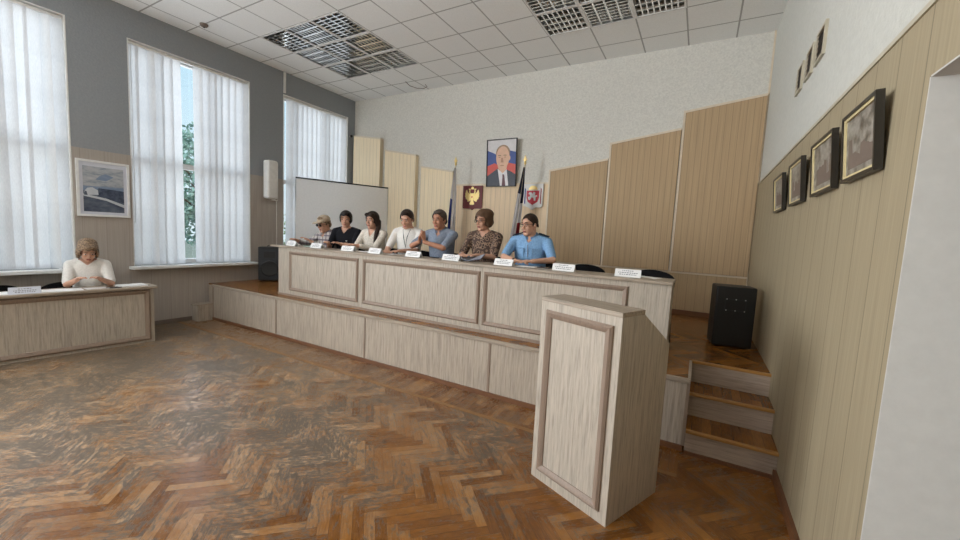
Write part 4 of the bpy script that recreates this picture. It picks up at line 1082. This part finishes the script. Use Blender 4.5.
# ------------------------------------------------------------------ wall things, right
labs = ['small framed old photograph farthest along the right wall', 'framed old photograph second from the back corner on the right wall', 'framed old photograph second nearest the doorway on the right wall', 'framed old photograph nearest the doorway on the right wall']
for i, (ya, yb_) in enumerate(((4.36, 4.845), (3.616, 4.075), (2.856, 3.34), (2.245, 2.69))):
    t = thing('framed_photograph', labs[i], 'picture', (XR-0.018, (ya+yb_)/2, 2.042), 0, 'framed photographs along the right wall', (0, -0.08, 0))
    hw = (yb_-ya)/2; H_ = 0.328
    bm = bmesh.new(); f_ = 0.016
    for q in ((-hw, 0, hw, f_), (-hw, H_-f_, hw, H_), (-hw, f_, -hw+f_, H_-f_), (hw-f_, f_, hw, H_-f_)): add_box(bm, -0.03, q[0], q[1], 0, q[2], q[3])
    obj('frame', bm, M['darkframe'], t)
    bm = bmesh.new(); g_ = f_+0.012
    for q in ((-hw+f_, f_, hw-f_, g_), (-hw+f_, H_-g_, hw-f_, H_-f_), (-hw+f_, g_, -hw+g_, H_-g_), (hw-g_, g_, hw-f_, H_-g_)): add_box(bm, -0.024, q[0], q[1], -0.004, q[2], q[3])
    obj('slip', bm, M['gilt'], t)
    bm = bmesh.new(); add_box(bm, -0.015, -hw+g_, g_, -0.006, hw-g_, H_-g_); 
    pr = obj('print', bm, photo_mat('old_photo', [rgb(60, 56, 50), rgb(112, 106, 96), rgb(150, 145, 136), rgb(172, 170, 164)], (2, 6, 8), i*3.7), t)
    bm = bmesh.new(); zz = g_+0.03; x_ = -0.0155                     # the building and skyline in the print
    rr = random.Random(i); y = -hw+g_+0.03; top = [(y, zz)]
    while y < hw-g_-0.07:
        hgt = rr.uniform(0.05, 0.14); top += [(y, zz+hgt), (y+0.045, zz+hgt+rr.uniform(-0.01, 0.02))]; y += 0.055
    top += [(y, zz)]
    add_poly(bm, [(x_, u, v) for u, v in top]); obj('printed_building', bm, M['seam'], pr)
vl = ['small dark vent in a white frame, farthest of three high on right wall', 'small dark vent in a white frame, middle of three high on right wall', 'small dark vent in a white frame, nearest of three high on right wall']
for i, (ya, yb_) in enumerate(((4.42, 4.60), (4.06, 4.24), (3.71, 3.915))):
    t = thing('wall_vent', vl[i], 'vent', (XR, (ya+yb_)/2, 3.105), 0, 'small vents high on the right wall'); hw = (yb_-ya)/2; H_ = 0.195
    bm = bmesh.new()
    for q in ((-hw-0.025, -0.02, hw+0.025, 0), (-hw-0.025, H_, hw+0.025, H_+0.02), (-hw-0.025, 0, -hw, H_), (hw, 0, hw+0.025, H_)): add_box(bm, -0.018, q[0], q[1], 0, q[2], q[3])
    obj('frame', bm, M['rail'], t)
    bm = bx(-0.006, -hw, 0, -0.001, hw, H_); obj('back_plate', bm, M['darkframe'], t)
    bm = bmesh.new()
    for k in range(5): add_prism(bm, [(-0.014, 0.02+k*0.037), (-0.012, 0.02+k*0.037), (-0.006, 0.038+k*0.037), (-0.008, 0.038+k*0.037)], -hw, hw)
    obj('louvre', bm, M['seam'], t)

# ------------------------------------------------------------------ portrait
por = thing('portrait', 'thin-framed portrait of a man in dark suit before a tricolour', 'portrait', (-3.70, YB-0.045, 2.60), 0, None, (0.055, 0, 0))
W_, H_ = 0.625, 0.87
bm = bmesh.new()
for q in ((0, 0, W_, 0.014), (0, H_-0.014, W_, H_), (0, 0.014, 0.014, H_-0.014), (W_-0.014, 0.014, W_, H_-0.014)): add_box(bm, q[0], -0.03, q[1], q[2], 0, q[3])
obj('frame', bm, M['black'], por)
pmats = [M['fwhite'], plain('printed_blue', rgb(58, 82, 150), 0.5), plain('printed_red', rgb(214, 88, 76), 0.5), plain('printed_suit', rgb(62, 66, 78), 0.5), plain('printed_shirt', rgb(232, 228, 230), 0.5),
         plain('printed_tie', rgb(104, 60, 70), 0.5), plain('printed_skin', rgb(222, 180, 152), 0.5), plain('printed_hair', rgb(160, 130, 102), 0.5), plain('printed_shade', rgb(186, 138, 112), 0.5)]
bm = bmesh.new(); ly = [-0.012]
def pp(pts, mi):
    ly[0] -= 0.0002; add_poly(bm, [(0.014+u*(W_-0.028), ly[0], 0.014+v*(H_-0.028)) for u, v in pts], mi)
def el(cx, cy, rx, ry, mi, n=24, a0=0.0, a1=2*PI): pp([(cx+rx*math.cos(a0+(a1-a0)*k/n), cy+ry*math.sin(a0+(a1-a0)*k/n)) for k in range(n)], mi)
pp([(0, 0), (1, 0), (1, 1), (0, 1)], 0)
pp([(0, 0.40), (1, 0.40), (1, 0.72), (0.78, 0.76), (0.5, 0.62), (0.22, 0.72), (0, 0.78)], 1)
pp([(0, 0.22), (1, 0.22), (1, 0.46), (0.75, 0.50), (0.5, 0.42), (0.25, 0.50), (0, 0.44)], 2)
pp([(0, 0), (1, 0), (1, 0.24), (0.84, 0.31), (0.66, 0.36), (0.36, 0.38), (0.16, 0.29), (0, 0.22)], 3)
pp([(0.37, 0.38), (0.47, 0.0), (0.76, 0.0), (0.69, 0.36), (0.55, 0.28)], 4)
pp([(0.54, 0.25), (0.60, 0.25), (0.62, 0.20), (0.66, 0.0), (0.53, 0.0), (0.55, 0.20)], 5)
pp([(0.40, 0.50), (0.72, 0.50), (0.68, 0.36), (0.55, 0.27), (0.40, 0.37)], 6)
el(0.545, 0.715, 0.245, 0.175, 7); el(0.54, 0.615, 0.232, 0.245, 6); el(0.525, 0.44, 0.15, 0.10, 6); el(0.775, 0.60, 0.03, 0.05, 6)
for cx in (0.43, 0.62): pp([(cx-0.055, 0.655), (cx+0.055, 0.655), (cx+0.05, 0.675), (cx-0.05, 0.675)], 7); el(cx, 0.625, 0.035, 0.012, 8, 12)
pp([(0.49, 0.61), (0.55, 0.61), (0.575, 0.51), (0.475, 0.51)], 8); el(0.525, 0.445, 0.075, 0.012, 8, 12)
obj('print', bm, pmats, por)

# ------------------------------------------------------------------ crests
def crest_outline(w_, h_, tip):
    return [(0, 0.02), (0.02, 0), (w_*0.40, 0), (w_*0.5, -tip), (w_*0.60, 0), (w_-0.02, 0), (w_, 0.02), (w_, h_), (0, h_)]
cr1 = thing('crest', 'dark red shield with a gold double-headed eagle, left crest', 'crest', (-4.22, YB-0.042, 2.18))
bm = bmesh.new(); add_prism(bm, crest_outline(0.44, 0.445, 0.03), -0.02, 0); obj('shield', bm, M['red'], cr1)
bm = bmesh.new(); yy0, yy1 = -0.030, -0.019
def eg(pts, y0=yy0): add_prism(bm, [(0.22+u, 0.215+v) for u, v in pts], y0, yy1)
eg([(-0.03, -0.06), (0.03, -0.06), (0.045, 0.03), (0.03, 0.08), (-0.03, 0.08), (-0.045, 0.03)], -0.034)
for s in (-1, 1):
    eg([(s*0.03, 0.07), (s*0.05, 0.11), (s*0.045, 0.145), (s*0.075, 0.13), (s*0.07, 0.10), (s*0.05, 0.05)])        # neck and head
    eg([(s*0.03, 0.05), (s*0.06, 0.065), (s*0.10, 0.10), (s*0.128, 0.155), (s*0.146, 0.13), (s*0.150, 0.10), (s*0.160, 0.075), (s*0.156, 0.045), (s*0.162, 0.02), (s*0.146, -0.005),
        (s*0.142, -0.03), (s*0.118, -0.038), (s*0.105, -0.062), (s*0.080, -0.050), (s*0.062, -0.066), (s*0.035, -0.03)], -0.029)   # scalloped wing
    for k in range(4):                                                                                              # raised feather ribs
        x0, z0 = 0.05+0.012*k, 0.045-0.018*k; x1, z1 = 0.132+0.006*k, 0.125-0.042*k
        eg([(s*x0, z0), (s*x1, z1), (s*(x1-0.004), z1-0.010), (s*(x0-0.002), z0-0.008)], -0.032)
    eg([(s*0.02, -0.05), (s*0.09, -0.085), (s*0.11, -0.075), (s*0.10, -0.06), (s*0.05, -0.03)])                      # legs
    eg([(s*0.042, 0.15), (s*0.085, 0.145), (s*0.08, 0.175), (s*0.062, 0.165), (s*0.048, 0.175)], -0.027)
eg([(-0.02, -0.05), (0.02, -0.05), (0.055, -0.13), (0.02, -0.145), (0, -0.135), (-0.02, -0.145), (-0.055, -0.13)])
eg([(-0.03, 0.16), (0.03, 0.16), (0.026, 0.195), (0, 0.215), (-0.026, 0.195)], -0.028)
obj('eagle', bm, M['gold'], cr1)
bm = bmesh.new(); add_prism(bm, [(0.22+u, 0.215+v) for u, v in [(-0.013, 0.0), (0, -0.014), (0.013, 0.0), (0.013, 0.024), (-0.013, 0.024)]], -0.037, -0.034); obj('breast_shield', bm, M['redbright'], cr1)

cr2 = thing('crest', 'silver-white plaque with a red shield and pale griffin, right crest', 'crest', (-2.90, YB-0.042, 2.185))
bm = bmesh.new(); add_prism(bm, [(0, 0.06), (0.10, 0.03), (0.17, -0.015), (0.24, 0.03), (0.33, 0.03), (0.37, 0.06), (0.37, 0.455), (0, 0.455)], -0.03, 0); obj('plaque', bm, M['silver'], cr2)
bm = bmesh.new(); add_prism(bm, [(0.06, 0.20), (0.085, 0.13), (0.18, 0.075), (0.275, 0.13), (0.30, 0.20), (0.30, 0.33), (0.06, 0.33)], -0.036, -0.03); obj('shield', bm, M['redbright'], cr2)
bm = bmesh.new()
add_prism(bm, [(0.10, 0.17), (0.13, 0.16), (0.16, 0.21), (0.20, 0.20), (0.21, 0.15), (0.24, 0.15), (0.24, 0.21), (0.27, 0.23), (0.26, 0.25), (0.22, 0.24), (0.23, 0.29), (0.20, 0.31), (0.17, 0.27), (0.15, 0.30), (0.11, 0.30), (0.10, 0.27), (0.13, 0.255), (0.12, 0.22), (0.09, 0.22)], -0.041, -0.036); obj('griffin', bm, M['fwhite'], cr2)
bm = bmesh.new(); add_prism(bm, [(0.18+0.085*math.cos(PI*k/10), 0.345+0.075*math.sin(PI*k/10)) for k in range(11)], -0.036, -0.03); obj('sun', bm, M['gold'], cr2)
for s, m in ((0.02, 'blue'), (0.325, 'fred')):
    bm = bmesh.new(); add_prism(bm, [(s, 0.10), (s+0.018, 0.09), (s+0.018, 0.36), (s, 0.38)], -0.034, -0.03); obj('ribbon', bm, M[m], cr2)

# ------------------------------------------------------------------ flags
def flag(label, base, top, cols, seed, tail, wid):
    b = Vector(base); tp_ = Vector(top); t = thing('flag', label, 'flag', b, 0, 'flags on poles behind the committee')
    d = tp_-b; L = d.length; dn = d.normalized()
    bm = bmesh.new(); add_tube(bm, [V(0, 0, 0.02), d], 0.013, 10); obj('pole', bm, M['cream'], t)
    bm = bmesh.new(); add_lathe(bm, [(0.16, 0), (0.16, 0.02), (0.05, 0.04), (0.03, 0.14)], 20); obj('base', bm, M['black'], t)
    bm = bmesh.new(); add_ell(bm, d+dn*0.03, (0.022, 0.022, 0.035), None, 10, 8); add_prism(bm, [(d.x+u, d.z+v) for u, v in [(-0.012, 0.05), (-0.035, 0.09), (-0.016, 0.12), (0, 0.165), (0.016, 0.12), (0.035, 0.09), (0.012, 0.05)]], d.y-0.008, d.y+0.008)
    obj('finial', bm, M['gold'], t)
    bm = bmesh.new(); NU, NV = 24, 26; rows = []
    rr = random.Random(seed)
    for j in range(NV+1):
        v = j/NV; p = d*(1-0.02) - dn*(v*tail); wv_ = 0.03+wid*(0.25+0.75*v**0.8)*min(1, v*3+0.15)
        row = []
        for i in range(NU+1):
            u = i/NU; fold = math.sin(u*PI*5+0.8*v)*0.035*(0.3+0.7*v)
            row.append(bm.verts.new(p+V(-0.4*wv_+u*wv_, -0.016+fold-0.02*v, -0.05*math.sin(u*PI)*v)))
        rows.append(row)
    for j in range(NV):
        for i in range(NU):
            f = bm.faces.new((rows[j][i], rows[j][i+1], rows[j+1][i+1], rows[j+1][i])); f.smooth = True
            f.material_index = cols(i/NU, j/NV)
    bmesh.ops.solidify(bm, geom=bm.faces[:], thickness=0.003)
    obj('cloth', bm, [M['fwhite'], M['blue'], M['fred'], M['fdark']], t)
flag('white, blue and red flag hanging on a pole left of the red crest', (-4.32, 6.42, ZP), (-4.235, 6.42, 2.97), lambda u, v: (1 if u < 0.34 and v > 0.35 else (2 if v > 0.85 and u > 0.8 else (3 if u > 0.88 and v > 0.6 else 0))), 1, 1.50, 0.19)
flag('navy-topped white and red flag on a pole left of the white crest', (-3.02, 6.42, ZP), (-2.79, 6.42, 2.93), lambda u, v: (3 if v < 0.30 or (u > 0.55 and v < 0.42) else (2 if (u > 0.55 and v > 0.62) else 0)), 2, 1.45, 0.17)

# ------------------------------------------------------------------ outside
struct('ground', bx(-60, -30, -1.4, XL-0.32, 40, -1.2), M['grass'], label='grassy ground outside the windows')
def tree(label, x, y, hgt, rad, mat, n, seed):
    rr = random.Random(seed); t = thing('tree', label, 'tree', (x, y, -1.2), 0, 'trees outside the windows')
    bm = bmesh.new(); add_tube(bm, [(0, 0, 0), (0.05, 0.03, hgt*0.5), (0, 0, hgt*0.85)], 0.15, 8, radii=[0.18, 0.12, 0.05])
    for k in range(6):
        a = rr.uniform(0, 2*PI); z = hgt*rr.uniform(0.4, 0.75); add_tube(bm, [(0.03, 0, z), (math.cos(a)*rad*0.7, math.sin(a)*rad*0.7, z+rad*0.5)], 0.04, 6, radii=[0.05, 0.015])
    obj('trunk', bm, M['bark'], t)
    bm = bmesh.new(); blobs = [(V(rr.uniform(-.5, .5)*rad, rr.uniform(-.5, .5)*rad, hgt*rr.uniform(0.45, 0.95)), rad*rr.uniform(0.35, 0.62)) for _ in range(12)]
    for k in range(n):
        c, r_ = rr.choice(blobs); q = V(rr.gauss(0, 1), rr.gauss(0, 1), rr.gauss(0, 1)).normalized()*r_*rr.uniform(0.6, 1.05)+c
        a = V(rr.gauss(0, 1), rr.gauss(0, 1), rr.gauss(0, 1)).normalized(); b = a.orthogonal().normalized(); s = rr.uniform(0.06, 0.12)
        add_poly(bm, [q-a*s, q+b*s*0.5, q+a*s, q-b*s*0.5])
    obj('foliage', bm, M[mat], t, recalc=False)
tree('leafy bluish tree seen through the gap in the middle blind', -14.8, 7.4, 5.8, 2.0, 'leaf2', 6500, 1)
tree('leafy tree seen beside the middle window gap, lower one', -16.5, 4.6, 3.6, 1.5, 'leaf1', 3200, 2)
tree('leafy green tree outside the window by the left desk', -13.0, 2.0, 4.6, 1.5, 'leaf1', 3600, 3)
tree('leafy green tree outside the far window', -12.6, 10.4, 4.8, 1.6, 'leaf1', 3600, 4)
